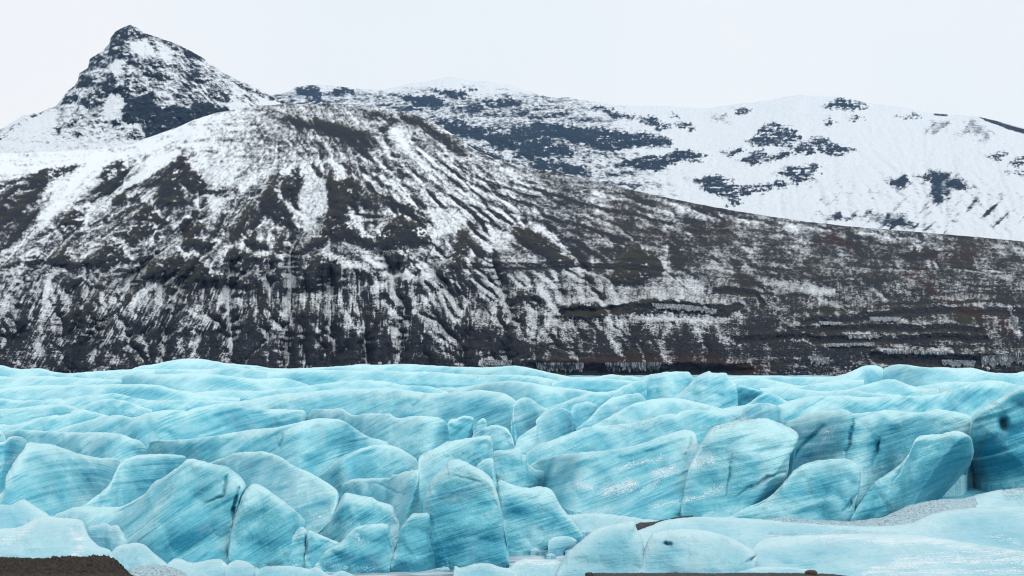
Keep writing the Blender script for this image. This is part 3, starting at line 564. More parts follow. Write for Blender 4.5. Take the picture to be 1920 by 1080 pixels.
S("long flat ice lump on the slush below the cracked sliver", [(478, 1072), (490, 1064), (505, 1061), (542, 1060), (580, 1066), (590, 1062), (598, 1064), (608, 1072), (622, 1080)], [(478, 1092), (622, 1094)], **low)
S("tiny pale ice lump at the bottom edge left of the open slush", [(618, 1080), (630, 1072), (640, 1069), (655, 1074), (668, 1082)], [(618, 1093), (668, 1095)], **low)
S("pale ice lump with a pointed left corner below the tall serac", [(850, 1080), (850, 1066), (853, 1060), (862, 1063), (880, 1059), (892, 1056), (917, 1056), (937, 1062), (958, 1066), (970, 1076)], [(850, 1094), (970, 1096)], **low)
S("snowy pale ice lump at the bottom below the dark banded block", [(950, 1068), (962, 1056), (975, 1050), (990, 1047), (1022, 1049), (1045, 1050), (1060, 1060)], [(950, 1094), (1060, 1094)], **dict(low, frost=0.22))
S("small overhanging grey ice boulder at the foot of the dark banded block", [(1028, 1034), (1027, 1017), (1035, 1008), (1060, 1005), (1072, 1007), (1081, 1012), (1078, 1018), (1068, 1024)], [(1028, 1042), (1068, 1030)], **dict(low, cot=0.5, frost=0.15))
S("smooth pale ice dome in front of the frosty face, left of the white crack", [(1040, 1078), (1052, 1052), (1067, 1032), (1090, 1012), (1115, 992), (1140, 985), (1172, 979), (1188, 977), (1193, 990), (1203, 1006), (1208, 1035), (1204, 1065)], [(1040, 1092), (1110, 1092), (1204, 1086)], **dict(low, cot=0.8, layer=0.12))
S("long pale ice shelf streaked with snow across the bottom right", [(1188, 1010), (1195, 995), (1215, 987), (1247, 975), (1280, 970), (1322, 968), (1360, 969), (1397, 971), (1440, 974), (1515, 981), (1615, 986), (1665, 985), (1715, 977), (1740, 966), (1777, 956), (1815, 952), (1865, 949), (1920, 949), (2190, 950)], [(1188, 1040), (1440, 1030), (1640, 1030), (1920, 1042), (2190, 1042)], **dict(low, cot=2.6, layer=0.3, bulge=0.04))
S("snow-streaked lower bulge of pale ice along the bottom right edge", [(1408, 1030), (1425, 1012), (1470, 1004), (1520, 1003), (1600, 1000), (1660, 999), (1720, 1003), (1800, 1014), (1880, 1027), (1960, 1035), (2190, 1036)], [(1408, 1086), (1640, 1090), (1920, 1094), (2190, 1094)], **dict(low, cot=2.6, layer=0.35, bulge=0.08, frost=0.05))
S("smooth rounded ice nose with a small dark pit, right of the white crack", [(1196, 1072), (1202, 1045), (1215, 1012), (1230, 997), (1272, 991), (1310, 992), (1347, 1000), (1385, 1015), (1410, 1030), (1420, 1045), (1416, 1062)], [(1196, 1088), (1300, 1090), (1416, 1084)], **dict(low, cot=0.9, layer=0.15))
S("thin ice lip along the gravel at the bottom edge right of centre", [(1180, 1076), (1230, 1071), (1300, 1066), (1370, 1064), (1440, 1062), (1490, 1064), (1525, 1070), (1540, 1078)], [(1180, 1090), (1540, 1092)], **dict(low, cot=1.5, frost=0.08))
S("pale ice swell at the right edge above the snow-streaked shelf", [(1722, 968), (1760, 950), (1790, 942), (1815, 932), (1840, 925), (1865, 919), (1890, 917), (1915, 918), (1960, 922), (2190, 915)], [(1722, 978), (1800, 975), (2190, 975)], **dict(low, cot=2.0))
ice("debris_ridge", "grey gravel covered ice ridge at the foot of the huge wall", "gravel ridge", [(1425, 975), (1445, 971), (1465, 969), (1502, 972), (1552, 975), (1595, 976), (1652, 969), (1677, 959), (1702, 947), (1740, 939), (1772, 934), (1802, 933), (1840, 926), (1880, 918), (1960, 908)], [(1425, 988), (1600, 996), (1760, 990), (1880, 966), (1960, 955)], cot=2.2, mat=mat_debris, rim=0.3, rough=1.0)
ice("debris_ridge", "dark gravel wedge above the white crack between two pale ice domes", "gravel ridge", [(1188, 985), (1200, 980), (1230, 976), (1260, 970), (1280, 967), (1300, 966)], [(1188, 1004), (1300, 986)], cot=1.6, mat=mat_dark_debris, rim=0.3, rough=1.0)
ice("rock_slab", "flat grey slab of gravelly ice right of the mossy bank", "slab", [(240, 1072), (250, 1062), (270, 1060), (300, 1059), (335, 1066), (350, 1076)], [(240, 1092), (350, 1094)], cot=2.0, mat=mat_debris, rim=0.3)

# crushed ice between the front blocks
rs = np.random.RandomState(4)
for i in range(26):
    cx_, cy_ = [(rs.uniform(985, 1075), rs.uniform(1022, 1044)), (rs.uniform(1062, 1125), rs.uniform(985, 1008)), (rs.uniform(790, 850), rs.uniform(1058, 1072))][i % 3]
    w_, h_ = rs.uniform(5, 13), rs.uniform(3, 7)
    ice("ice_chunk", "small lump of broken white ice lying among the front ice blocks", "ice chunk",
        [(cx_ - w_, cy_ - 0.5), (cx_ - w_ * 0.7, cy_ - h_ * 0.8), (cx_ - 0.2 * w_, cy_ - h_ * rs.uniform(.8, 1.1)), (cx_ + 0.5 * w_, cy_ - h_ * rs.uniform(.6, 1)), (cx_ + w_, cy_ - 0.5)],
        [(cx_ - w_, cy_), (cx_ + w_, cy_)], cot=0.9, mat=mat_ice_pale, layer=0, frost=0.25, rough=0.7, group="broken ice lumps in the slush")
# ---------------------------------------------------------------- glacier body, frozen slush, ground
def sheet(name, xs, ys, zf, mat, kind='structure', attrs=None, label=None, cat=None):
    X, Y = np.meshgrid(xs, ys)
    Z = zf(X, Y)
    A = {k: f(X, Y) for k, f in (attrs or {}).items()}
    return grid_mesh(name, np.stack([X, Y, Z], -1), A, mat, None, label, cat, None, kind)

zero = lambda X, Y: 0 * X
sheet("glacier", np.linspace(-190, 190, 380), np.linspace(118, 425, 300),
      lambda X, Y: -24.04 + 0.0351 * Y - 0.9 + 0.8 * fbm(X * 0.02, Y * 0.10, 1.0, 4) + 0.3 * fbm(X * 0.3, Y * 0.4, 2.0, 3) - 3 * sstep(123, 118, Y) - 2.2 * sstep(220, 400, Y) - 14 * sstep(405, 425, Y), mat_ice,
      attrs=dict(rim=zero, layer=lambda X, Y: 0 * X + 0.6, frost=zero, deep=lambda X, Y: 0 * X + 0.7, dirt=zero, fu=lambda X, Y: X, fv=lambda X, Y: Y * 0.4 - 0.3 * X))  # deep tone over the whole sheet paints in crevasse shade between the blocks
slush = Mat("frozen_slush")
pp = slush.mapping(slush.pos(), (0, 0, 0.1), (3.5, 1.0, 1))
nn = slush.noise(pp, 0.6, 7, 0.65)
slush.set(slush.b.inputs['Base Color'], slush.mix(slush.map(nn, 0.36, 0.6), (0.17, 0.22, 0.26), (0.62, 0.72, 0.79)))
slush.b.inputs['Roughness'].default_value = 0.35
slush.bump(nn, 0.3, 0.15)
sheet("frozen_water", np.linspace(-95, 95, 190), np.linspace(100, 140, 60), lambda X, Y: -19.95 + 0.05 * fbm(X * 0.4, Y * 0.4, 5, 3), slush.m)
sheet("ground", np.linspace(-4000, 4000, 60), np.linspace(-600, 5500, 60), lambda X, Y: 0 * X - 29, mat_ground)

# thin winter air between the viewer and the mountains
hz = bpy.data.materials.new("thin_blue_air"); hz.use_nodes = True
hn = hz.node_tree.nodes; hn.clear()
pv = hn.new('ShaderNodeVolumePrincipled'); ho = hn.new('ShaderNodeOutputMaterial')
pv.inputs['Color'].default_value = (0.20, 0.50, 0.95, 1)
pv.inputs['Density'].default_value = 4.2e-5
pv.inputs['Anisotropy'].default_value = 0.0
hz.node_tree.links.new(pv.outputs[0], ho.inputs['Volume'])
bx = np.array([[x, y, z] for z in (-60.0, 1400.0) for x, y in ((-4200, -800), (4200, -800), (4200, 5700), (-4200, 5700))])
hm_ = bpy.data.meshes.new("haze")
hm_.from_pydata(bx.tolist(), [], [(3, 2, 1, 0), (4, 5, 6, 7), (0, 1, 5, 4), (1, 2, 6, 5), (2, 3, 7, 6), (3, 0, 4, 7)])
hm_.materials.append(hz)
ho_ = bpy.data.objects.new("haze", hm_)
ho_['kind'] = 'stuff'
SC.collection.objects.link(ho_)

def near_ground(X, Y):
    k = 0.1765 + 0 * X
    z = -1.0 - k * np.maximum(Y, 0) + np.minimum(1.0, 1.0 * np.maximum(Y, 0) / 25)
    return z + 0.08 * fbm(X * 1.2, Y * 1.2, 6, 3, 0.6) - 6 * sstep(108, 122, Y)
sheet("moraine", np.linspace(-48, 48, 240), np.linspace(-30, 124, 240), near_ground, mat_dark_debris)
# the mossy bank close to the viewer and the gravel bar along the ice
def bank_z(X, Y):
    px = CX + F * X / Y + 34 * fbm(X * 0.9, Y * 0.9, 3, 5, 0.65)
    h = sstep(266, 186, px) * np.exp(-((Y - 42) / 4.5) ** 2)
    top = 0.0142 + 0.0012 * sstep(150, 215, px) * sstep(240, 215, px) + 0.0046 * fbm(X * 0.9, Y * 0.1, 1, 4)
    z = -(0.1755 - h * top) * Y
    tuft = np.abs(fbm(X * 2.2, Y * 2.2, 9, 3, 0.7)) * 0.22 + 0.20 * fbm(X * 6, Y * 4, 12, 5, 0.8)
    return z + tuft * sstep(0.0, 0.4, h) - 0.5 * (1 - sstep(0, 0.08, h))
sheet("bank", np.linspace(-19, -9.6, 620), np.linspace(33, 51, 260), bank_z, mat_moss)
def bar_z(X, Y):
    px = CX + F * X / Y
    h = sstep(1070, 1130, px + 20 * fbm(X * 0.3, Y * 0.3, 4, 3)) * sstep(1690, 1540, px) * np.exp(-((Y - 108) / 4.0) ** 2)
    return -(0.1772 - 0.0066 * h - 0.0012 * h * fbm(X * 0.3, Y * 0.2, 2, 3)) * Y + 0.10 * fbm(X * 2.2, Y * 2.2, 6, 4, 0.75) * h - 0.4 * (1 - sstep(0, 0.08, h))
sheet("gravel_bar", np.linspace(2, 32, 700), np.linspace(98, 117, 120), bar_z, mat_dark_debris)
def stone(name, label, px, py, Y, r, mat, seed):
    th, ph = np.meshgrid(np.linspace(0, 2 * np.pi, 49), np.linspace(0.01, np.pi - 0.01, 25))
    n = np.stack([np.sin(ph) * np.cos(th), np.sin(ph) * np.sin(th), np.cos(ph)], -1)
    n[:, -1] = n[:, 0]
    q = np.sign(n) * np.abs(n) ** 0.75
    d = 1 + 0.25 * fbm(n[..., 0] * 1.5 + seed, n[..., 1] * 1.5, n[..., 2] * 1.5, 4)
    c = at(np.array(float(px)), np.array(float(py)), float(Y))
    P = c + q * d[..., None] * np.array([r, r * 0.8, r * 0.62])
    grid_mesh(name, P[::-1], {}, mat, c - np.array([0, 0, r * 0.6]), label, "rock")
mat_rust = gravel_material("brown_rock", (0.05, 0.028, 0.018), (0.13, 0.075, 0.05), None, 2.5)
stone("rock", "squarish brown rock on the gravel at the bottom edge", 1521, 1076, 106.5, 0.46, mat_rust, 1.0)
stone("rock", "small dark rock on the left end of the gravel bar", 1105, 1078, 106.5, 0.30, mat_dark_debris, 5.0)
stone("rock", "pale grey stone lodged on the right slope of the mossy bank", 212, 1066, 40.5, 0.10, mat_debris, 3.0)
# ---------------------------------------------------------------- mountains
def erode(z, n=40, K=0.09, m=0.45, diff=0.04):
    """stream erosion on a grid: cuts branching gullies and leaves sharp spurs (row 0 is the foot)"""
    z = z.astype(np.float64).copy()
    H, W = z.shape
    offs = [(-1, -1), (-1, 0), (-1, 1), (0, -1), (0, 1), (1, -1), (1, 0), (1, 1)]
    idx = np.arange(H * W).reshape(H, W)
    for _ in range(n):
        zp = np.pad(z, 1, constant_values=1e9); ip = np.pad(idx, 1)
        best = np.zeros_like(z); rec = idx.copy()
        for dy, dx in offs:
            s = (z - zp[1 + dy:1 + dy + H, 1 + dx:1 + dx + W]) / math.hypot(dx, dy)
            b = s > best
            best = np.where(b, s, best); rec = np.where(b, ip[1 + dy:1 + dy + H, 1 + dx:1 + dx + W], rec)
        area = [1.0] * (H * W); r = rec.ravel().tolist()
        for i in np.argsort(-z.ravel()).tolist():
            j = r[i]
            if j != i:
                area[j] += area[i]
        A = np.array(area).reshape(H, W)
        dz = np.minimum(K * A ** m * best, 0.8 * (z - z.ravel()[rec]))
        dz[0] = 0
        z = z - dz
        z = z * (1 - diff) + diff * blur(z)
    return z, A

def resample(a, n, m):
    y = np.linspace(0, a.shape[0] - 1, n); x = np.linspace(0, a.shape[1] - 1, m)
    i = np.minimum(y.astype(int), a.shape[0] - 2); j = np.minimum(x.astype(int), a.shape[1] - 2)
    u, v = sstep(0, 1, y - i)[:, None], sstep(0, 1, x - j)[None]
    u, v = (y - i)[:, None], (x - j)[None]
    return (a[i][:, j] * (1 - u) + a[i + 1][:, j] * u) * (1 - v) + (a[i][:, j + 1] * (1 - u) + a[i + 1][:, j + 1] * u) * v

def mountain(name, px, py, Y, attrs, mat, back, kind='structure'):
    """front face given by distance Y over the pixel grid, closed behind its skyline by a slope down to the ground"""
    P = at(px, py, Y)
    k = 14
    w = np.linspace(0, 1, k + 1)[1:, None]
    top = P[-1]
    Yb = top[None, :, 1] + back * w
    Zb = top[None, :, 2] * (Yb / top[None, :, 1]) - (w ** 1.5) * (top[None, :, 2] * (1 + back / top[None, :, 1]) + 35) - 0.02 * back * w
    B = np.stack([top[None, :, 0] * (Yb / top[None, :, 1]), Yb, Zb], -1)
    foot = P[0].copy(); foot[:, 2] = np.minimum(foot[:, 2], -30)
    A = {q: np.concatenate([v[:1], v, np.repeat(v[-1:], k, 0)], 0) for q, v in attrs.items()}
    return grid_mesh(name, np.concatenate([foot[None], P, B], 0), A, mat, None, None, None, None, kind)

# ---- the dark snow-dusted hill behind the glacier
HSKY = [(-170, 302), (0, 288), (60, 286), (130, 283), (200, 279), (245, 271), (275, 259), (300, 250), (330, 240), (360, 226), (400, 213), (440, 205), (480, 199), (520, 196), (560, 195), (620, 195), (680, 197), (720, 203), (760, 211), (800, 224), (830, 240), (860, 259), (890, 280), (930, 298), (980, 312), (1030, 322), (1080, 331), (1130, 343), (1180, 355), (1230, 366), (1300, 381), (1360, 392), (1420, 402), (1500, 414), (1560, 421), (1620, 427), (1700, 433), (1780, 440), (1850, 446), (1920, 453), (2090, 470)]
nx, ny = 1500, 400
cols = np.linspace(-165, 2085, nx)
sky = np.interp(cols, *np.array(HSKY, float).T)
sky = sky + 1.6 * fbm(cols * 0.03, 0 * cols, 1.0, 5, 0.6)
s = np.linspace(0, 1, ny)[:, None]
PX = cols[None] + 0 * s
PY = lerp(735.0, sky[None], s)
# erosion works on a smooth dome whose fall lines fan out from the summit
gx, gy = 520, 170
ex = np.linspace(-165, 2085, gx)[None] + np.zeros((gy, 1)); es = np.linspace(0, 1, gy)[:, None]
ey = lerp(735.0, resample(sky[None].repeat(2, 0), 2, gx)[0][None], es)
dx, dy = (ex - 620) * 0.62, (ey - 150)
phi_dome = np.hypot(dx, dy)
phi_low = 160 + (ey - 300)
phi = lerp(phi_dome, phi_low + 150, 0.75 * sstep(500, 590, ey))
hard = fbm(ex * 0.010, ey * 0.028, 2.0, 3)
hband = np.exp(-((ey - 480 - 25 * fbm(ex * 0.006, 0 * ex, 4.0, 2)) / 40.0) ** 2)
GUL = [([(120, 330), (75, 420), (0, 505), (-60, 570)], 5), ([(235, 345), (170, 400), (85, 490), (20, 545)], 4), ([(375, 345), (372, 400), (340, 440), (290, 480), (250, 520), (200, 590), (150, 650), (135, 700)], 6),
    ([(500, 330), (470, 370), (430, 420), (415, 450)], 4), ([(585, 350), (568, 435), (545, 475), (548, 540), (540, 640), (540, 700)], 6), ([(680, 400), (690, 440)], 4), ([(830, 400), (818, 455), (790, 500), (757, 545), (752, 690)], 5),
    ([(880, 430), (862, 470), (815, 500), (770, 515)], 4), ([(930, 440), (925, 490), (940, 540)], 4), ([(1020, 430), (1060, 470), (1095, 505), (1100, 560)], 5), ([(620, 560), (625, 690)], 4), ([(430, 560), (440, 690)], 4), ([(330, 560), (310, 690)], 4),
    ([(1255, 470), (1250, 510), (1290, 545)], 5), ([(1165, 600), (1200, 680)], 4), ([(1010, 560), (1005, 680)], 4), ([(880, 540), (870, 680)], 4), ([(680, 550), (690, 690)], 3)]
gul = paint(ex + 8 * fbm(ex * .02, ey * .02, 3.0, 3), ey + 6 * fbm(ex * .02, ey * .02, 9.0, 3), GUL, 'stroke', 12)
z0 = -phi * 0.55 + 22 * fbm(ex * 0.010, ey * 0.010, 1.0, 5, 0.55) + 3.0 * fbm(ex * 0.08, ey * 0.08, 6.0, 3) - (9 - 5 * sstep(500, 560, ey)) * gul
right = sstep(850, 1250, ex)
Kf = 0.05 * (1 - 0.9 * right) * (1 - 0.65 * sstep(640, 800, ex) * sstep(430, 380, ey)) * (1 - 0.6 * sstep(330, 250, ey)) * np.clip(1 - 1.2 * np.maximum(hard, 0) - 0.35 * hband, 0.15, 1.3)
ze, area = erode(z0, 36, Kf, 0.42, 0.07)
rel = ze - z0 - (9 - 5 * sstep(500, 560, ey)) * gul + 5 * fbm(ex * 0.02, ey * 0.02, 1.7, 3)
rel = rel - blur(blur(rel, 60), 60) * 0.5
relief = resample(blur(rel, 1), ny, nx)
gully = resample(blur(np.log1p(area), 2), ny, nx)

KNOBS = [[(232, 440), (245, 425), (262, 418), (280, 415), (292, 430), (285, 440), (262, 452), (248, 456)],
    [(165, 495), (185, 470), (200, 455), (212, 452), (225, 460), (240, 480), (245, 488), (225, 490), (205, 503), (185, 500)],
    [(42, 493), (55, 480), (70, 473), (85, 490), (60, 497)], [(88, 490), (110, 475), (125, 470), (140, 490), (160, 485), (175, 490), (150, 502), (130, 500), (115, 495), (100, 497)],
    [(340, 455), (345, 447), (380, 448), (402, 455), (400, 465), (370, 463), (345, 466)], [(343, 415), (355, 410), (370, 415), (385, 425), (375, 437), (355, 447), (342, 445)],
    [(270, 518), (290, 495), (315, 483), (335, 468), (350, 490), (365, 478), (382, 490), (392, 512), (430, 520), (455, 525), (460, 535), (430, 537), (400, 530), (380, 528), (330, 518), (300, 524)],
    [(425, 485), (430, 470), (450, 472), (480, 480), (515, 478), (522, 488), (500, 493), (470, 488), (440, 491)],
    [(468, 455), (480, 446), (500, 452), (505, 466), (480, 465)], [(560, 470), (575, 455), (600, 445), (618, 441), (610, 455), (590, 463), (570, 473)],
    [(565, 530), (570, 510), (590, 485), (610, 478), (620, 490), (640, 500), (638, 520), (640, 537), (600, 543), (570, 543)],
    [(602, 438), (618, 398), (628, 394), (650, 405), (670, 430), (690, 445), (710, 455), (730, 462), (715, 467), (690, 457), (660, 450), (630, 450)],
    [(700, 455), (720, 430), (740, 410), (755, 403), (780, 420), (800, 440), (812, 448), (817, 460), (780, 459), (750, 462), (730, 467), (710, 463)],
    [(725, 490), (740, 472), (755, 478), (750, 498), (735, 502)], [(735, 378), (760, 375), (785, 390), (802, 421), (790, 420), (770, 405), (750, 390)],
    [(300, 335), (320, 318), (335, 300), (345, 296), (365, 315), (385, 345), (390, 358), (360, 354), (345, 345), (350, 377), (330, 387), (300, 382)],
    [(255, 405), (268, 388), (275, 378), (290, 398), (310, 414), (280, 417), (262, 411)], [(208, 379), (230, 363), (242, 372), (235, 381)], [(245, 376), (258, 366), (267, 379)],
    [(113, 421), (140, 393), (162, 405), (155, 421), (135, 425)], [(404, 361), (415, 348), (427, 355), (420, 367)], [(435, 358), (445, 352), (452, 360), (442, 364)],
    [(850, 500), (848, 480), (855, 455), (868, 443), (878, 470), (870, 502)], [(968, 428), (1000, 428), (1040, 458), (1082, 492), (1065, 502), (1040, 500), (1010, 472), (985, 457)],
    [(1148, 522), (1170, 480), (1200, 463), (1230, 473), (1245, 507), (1215, 522), (1200, 529), (1160, 533)], [(963, 557), (985, 538), (1010, 548), (1025, 564), (1000, 567)],
    [(1048, 592), (1052, 570), (1090, 566), (1120, 568), (1140, 590), (1100, 600)], [(1150, 590), (1170, 572), (1220, 562), (1280, 562), (1340, 570), (1385, 577), (1372, 590), (1300, 586), (1220, 588)],
    [(1000, 470), (1010, 462), (1020, 468), (1012, 476)], [(530, 345), (545, 318), (562, 315), (572, 330), (565, 350), (548, 372), (530, 370)], [(485, 372), (505, 350), (520, 362), (545, 410), (555, 425), (520, 415), (495, 395)],
    [(620, 372), (628, 340), (660, 332), (680, 352), (670, 380), (650, 395), (630, 392)], [(195, 312), (228, 295), (238, 320), (225, 345), (200, 365), (180, 372)], [(50, 335), (70, 322), (115, 312), (142, 305), (144, 314), (110, 335), (75, 350)],
    [(1690, 475), (1720, 465), (1760, 470), (1750, 480), (1710, 482)]]
WALLS = [([(870, 503), (1000, 504), (1090, 501), (1240, 509)], 1.2), ([(1055, 583), (1130, 584), (1200, 578), (1280, 574), (1360, 584), (1385, 578)], 7), ([(1500, 606), (1600, 600), (1700, 588), (1800, 585), (1920, 590), (2080, 590)], 3), ([(1480, 622), (1600, 618), (1720, 618), (1840, 622)], 2.5),
    ([(1520, 640), (1640, 640), (1760, 636), (1850, 640)], 3), ([(1000, 688), (1100, 692), (1300, 694), (1400, 692)], 10), ([(1640, 670), (1750, 676), (1900, 675), (2080, 675)], 10), ([(1340, 545), (1420, 552), (1430, 575)], 4), ([(1380, 640), (1450, 636), (1530, 632)], 3)]
SNOWP = [[(375, 290), (440, 295), (470, 300), (455, 320), (430, 345), (400, 352), (385, 335), (368, 305)], [(562, 316), (590, 325), (612, 345), (618, 370), (610, 395), (585, 425), (570, 435), (562, 410), (556, 370)],
    [(785, 392), (830, 390), (870, 395), (885, 408), (860, 425), (840, 440), (825, 450), (815, 430), (800, 410)], [(600, 300), (640, 288), (672, 292), (665, 306), (620, 310)], [(725, 235), (755, 232), (770, 260), (760, 280), (735, 268)],
    [(765, 345), (800, 340), (822, 347), (795, 352)], [(0, 292), (100, 289), (180, 287), (150, 300), (60, 305), (-60, 315), (-60, 296)], [(280, 300), (325, 285), (345, 285), (300, 312), (240, 350), (230, 345)],
    [(455, 330), (500, 315), (515, 318), (470, 352), (430, 380), (415, 395)], [(390, 365), (430, 372), (415, 395), (395, 410)], [(85, 345), (140, 330), (175, 300), (220, 285), (190, 330), (130, 385), (75, 425), (70, 390)],
    [(855, 412), (880, 400), (890, 410), (870, 425)], [(910, 440), (930, 425), (960, 440), (950, 470), (915, 470)]]
SNOWS = [([(205, 290), (150, 340), (110, 385), (70, 425), (30, 460), (-30, 510)], 9), ([(330, 288), (285, 312), (240, 345), (200, 375), (120, 430), (60, 478), (0, 545), (-60, 600)], 8), ([(120, 430), (70, 470), (20, 530), (-40, 600)], 6),
    ([(740, 245), (765, 275), (800, 310), (850, 348), (900, 383), (960, 408), (1005, 418), (1030, 432), (1050, 450), (1065, 470), (1090, 488)], 7), ([(770, 262), (830, 318), (890, 352), (940, 378), (1010, 398)], 5), ([(700, 325), (735, 340), (775, 382)], 4), ([(725, 352), (752, 375)], 3),
    ([(820, 330), (860, 365), (890, 385)], 4), ([(1120, 360), (1200, 380), (1260, 398)], 3), ([(1240, 375), (1300, 395), (1350, 412)], 4), ([(1350, 402), (1420, 418)], 3), ([(1480, 424), (1560, 430)], 4), ([(1620, 436), (1690, 447), (1720, 446)], 4),
    ([(1255, 470), (1250, 500), (1280, 520), (1310, 540)], 10), ([(1080, 500), (1110, 510), (1120, 480)], 7), ([(1390, 590), (1330, 600), (1280, 596), (1220, 594), (1180, 590)], 3), ([(1715, 455), (1760, 500)], 2), ([(1735, 480), (1745, 495)], 3),
    ([(300, 520), (260, 560), (210, 620), (170, 670)], 6), ([(245, 520), (215, 560), (180, 610), (140, 640)], 7), ([(445, 560), (405, 610), (365, 640)], 6), ([(625, 570), (615, 620), (625, 660)], 5), ([(700, 540), (745, 590), (740, 640)], 5),
    ([(100, 500), (90, 540), (80, 600), (75, 660)], 9), ([(30, 520), (0, 580), (-30, 640)], 9), ([(540, 545), (525, 600), (500, 640)], 5), ([(860, 470), (800, 500), (760, 510)], 8), ([(690, 480), (730, 510), (800, 515)], 8), ([(620, 480), (690, 500)], 8),
    ([(330, 420), (360, 400), (372, 370)], 5), ([(430, 470), (480, 430), (500, 410)], 8), ([(640, 560), (660, 600), (690, 650)], 4), ([(800, 560), (770, 600), (765, 640)], 5), ([(880, 560), (860, 600)], 5), ([(1020, 540), (1040, 580), (1010, 640)], 7), ([(1000, 590), (1000, 640)], 8),
    ([(1165, 600), (1200, 650), (1210, 680)], 5), ([(1260, 610), (1240, 650)], 6), ([(1310, 610), (1330, 660)], 5), ([(1120, 600), (1150, 640), (1180, 670)], 6), ([(1400, 500), (1460, 530), (1560, 545)], 8), ([(1540, 560), (1580, 575)], 6), ([(1640, 540), (1660, 560)], 5),
    ([(1570, 590), (1530, 610), (1600, 605)], 3), ([(1640, 600), (1700, 600)], 3), ([(1600, 635), (1680, 628)], 3), ([(1690, 648), (1780, 655)], 3), ([(1895, 580), (1905, 610), (1915, 625)], 5)]
SPINES = [([(345, 285), (350, 330), (365, 360)], 6), ([(640, 400), (625, 350), (600, 320)], 5), ([(520, 330), (505, 380), (480, 420), (470, 450)], 8), ([(870, 440), (900, 470), (895, 500)], 7), ([(600, 230), (660, 250), (700, 265), (680, 278)], 10), ([(540, 220), (580, 235)], 6), ([(720, 240), (745, 225), (700, 215)], 5), ([(760, 215), (800, 235), (840, 260), (870, 285)], 6),
    ([(150, 306), (60, 330), (0, 350), (-60, 365)], 3), ([(75, 345), (40, 385), (0, 420)], 6), ([(30, 345), (0, 390), (-40, 430)], 6)]
FACETS = [[(140, 530), (180, 560), (185, 620), (160, 690), (115, 695), (118, 610)], [(415, 570), (430, 600), (428, 640), (395, 690), (355, 690), (375, 630)], [(470, 585), (490, 620), (505, 690), (425, 690), (440, 640)], [(575, 572), (610, 600), (640, 690), (540, 690), (555, 620)],
    [(690, 540), (712, 590), (742, 660), (700, 690), (655, 640), (670, 590)], [(782, 580), (805, 620), (825, 680), (745, 690), (765, 630)], [(945, 565), (962, 610), (968, 655), (915, 660), (930, 600)], [(1200, 588), (1225, 630), (1248, 690), (1172, 690), (1185, 630)], [(1290, 600), (1302, 640), (1318, 685), (1262, 685), (1278, 630)],
    [(1340, 612), (1355, 650), (1360, 685), (1325, 685)], [(1130, 605), (1150, 650), (1165, 685), (1100, 685), (1115, 640)], [(640, 590), (655, 640), (650, 690), (615, 690)], [(500, 545), (515, 590), (520, 620), (480, 610), (488, 570)], [(240, 545), (245, 570), (205, 640), (175, 690), (168, 680), (215, 590)], [(60, 550), (62, 590), (20, 690), (-10, 690), (20, 620)], [(880, 560), (895, 620), (900, 680), (850, 680), (862, 620)], [(1045, 605), (1060, 650), (1070, 680), (1030, 680)]]
RIBS = [([(340, 300), (300, 325), (255, 350), (215, 375)], 6), ([(355, 365), (365, 390), (368, 412)], 4), ([(118, 415), (150, 420)], 3), ([(75, 470), (95, 452), (118, 430)], 5), ([(622, 320), (620, 350), (622, 390), (620, 430)], 5), ([(625, 395), (660, 400), (715, 405)], 2.5),
    ([(690, 416), (715, 412)], 2.5), ([(800, 385), (830, 388), (872, 388)], 1.6), ([(275, 375), (235, 400), (200, 415)], 3), ([(250, 300), (225, 335), (205, 360)], 4), ([(320, 390), (300, 430), (285, 470)], 3), ([(420, 400), (400, 440), (380, 470)], 3), ([(460, 400), (450, 440), (440, 470)], 6),
    ([(545, 400), (535, 440), (520, 470)], 4), ([(150, 440), (120, 470), (95, 500)], 3), ([(60, 400), (30, 440), (0, 470)], 4), ([(100, 360), (65, 400), (35, 445)], 3), ([(200, 300), (165, 335), (120, 375)], 2), ([(760, 470), (775, 500), (800, 520)], 2), ([(900, 420), (925, 455), (930, 490)], 4), ([(1075, 450), (1120, 470), (1145, 500)], 4),
    ([(820, 300), (870, 335), (930, 362), (1000, 385)], 2.5), ([(800, 335), (860, 375), (930, 400), (990, 412)], 3), ([(740, 300), (790, 345), (830, 380)], 2.5), ([(860, 310), (930, 345), (1010, 370)], 2.5), ([(960, 340), (1060, 370), (1160, 395), (1260, 415)], 3), ([(1020, 400), (1100, 425), (1180, 450)], 3), ([(690, 345), (720, 370), (745, 400)], 2.5)]
DUSK = [[(-60, 370), (0, 352), (60, 332), (108, 325), (90, 348), (60, 392), (40, 445), (-60, 470)], [(215, 300), (242, 291), (240, 330), (228, 347), (198, 362), (158, 372), (180, 345), (200, 315)], [(262, 289), (278, 291), (283, 310), (265, 314)], [(290, 345), (325, 345), (352, 365), (350, 384), (320, 384), (288, 376)],
    [(430, 428), (470, 418), (482, 490), (440, 489), (424, 470)], [(455, 386), (482, 368), (485, 422), (460, 427)], [(622, 335), (676, 334), (692, 370), (660, 396), (640, 402), (622, 380)], [(880, 408), (906, 420), (912, 442), (890, 442), (862, 437)], [(560, 225), (620, 228), (690, 245), (705, 262), (680, 280), (640, 270), (590, 250), (545, 240)],
    [(640, 300), (700, 320), (760, 370), (700, 395), (660, 370)]]
w1, w2 = fbm(PX * 0.02, PY * 0.02, 11.0, 4), fbm(PX * 0.02, PY * 0.02, 15.0, 4)
w3, w4 = fbm(PX * 0.09, PY * 0.09, 21.0, 3), fbm(PX * 0.09, PY * 0.09, 25.0, 3)
WX, WY = PX + 10 * w1 + 5 * w3, PY + 7 * w2 + 4 * w4
knob = paint(WX, WY, KNOBS, 'poly', 4)
wall = paint(WX, WY, WALLS, 'stroke', 4)
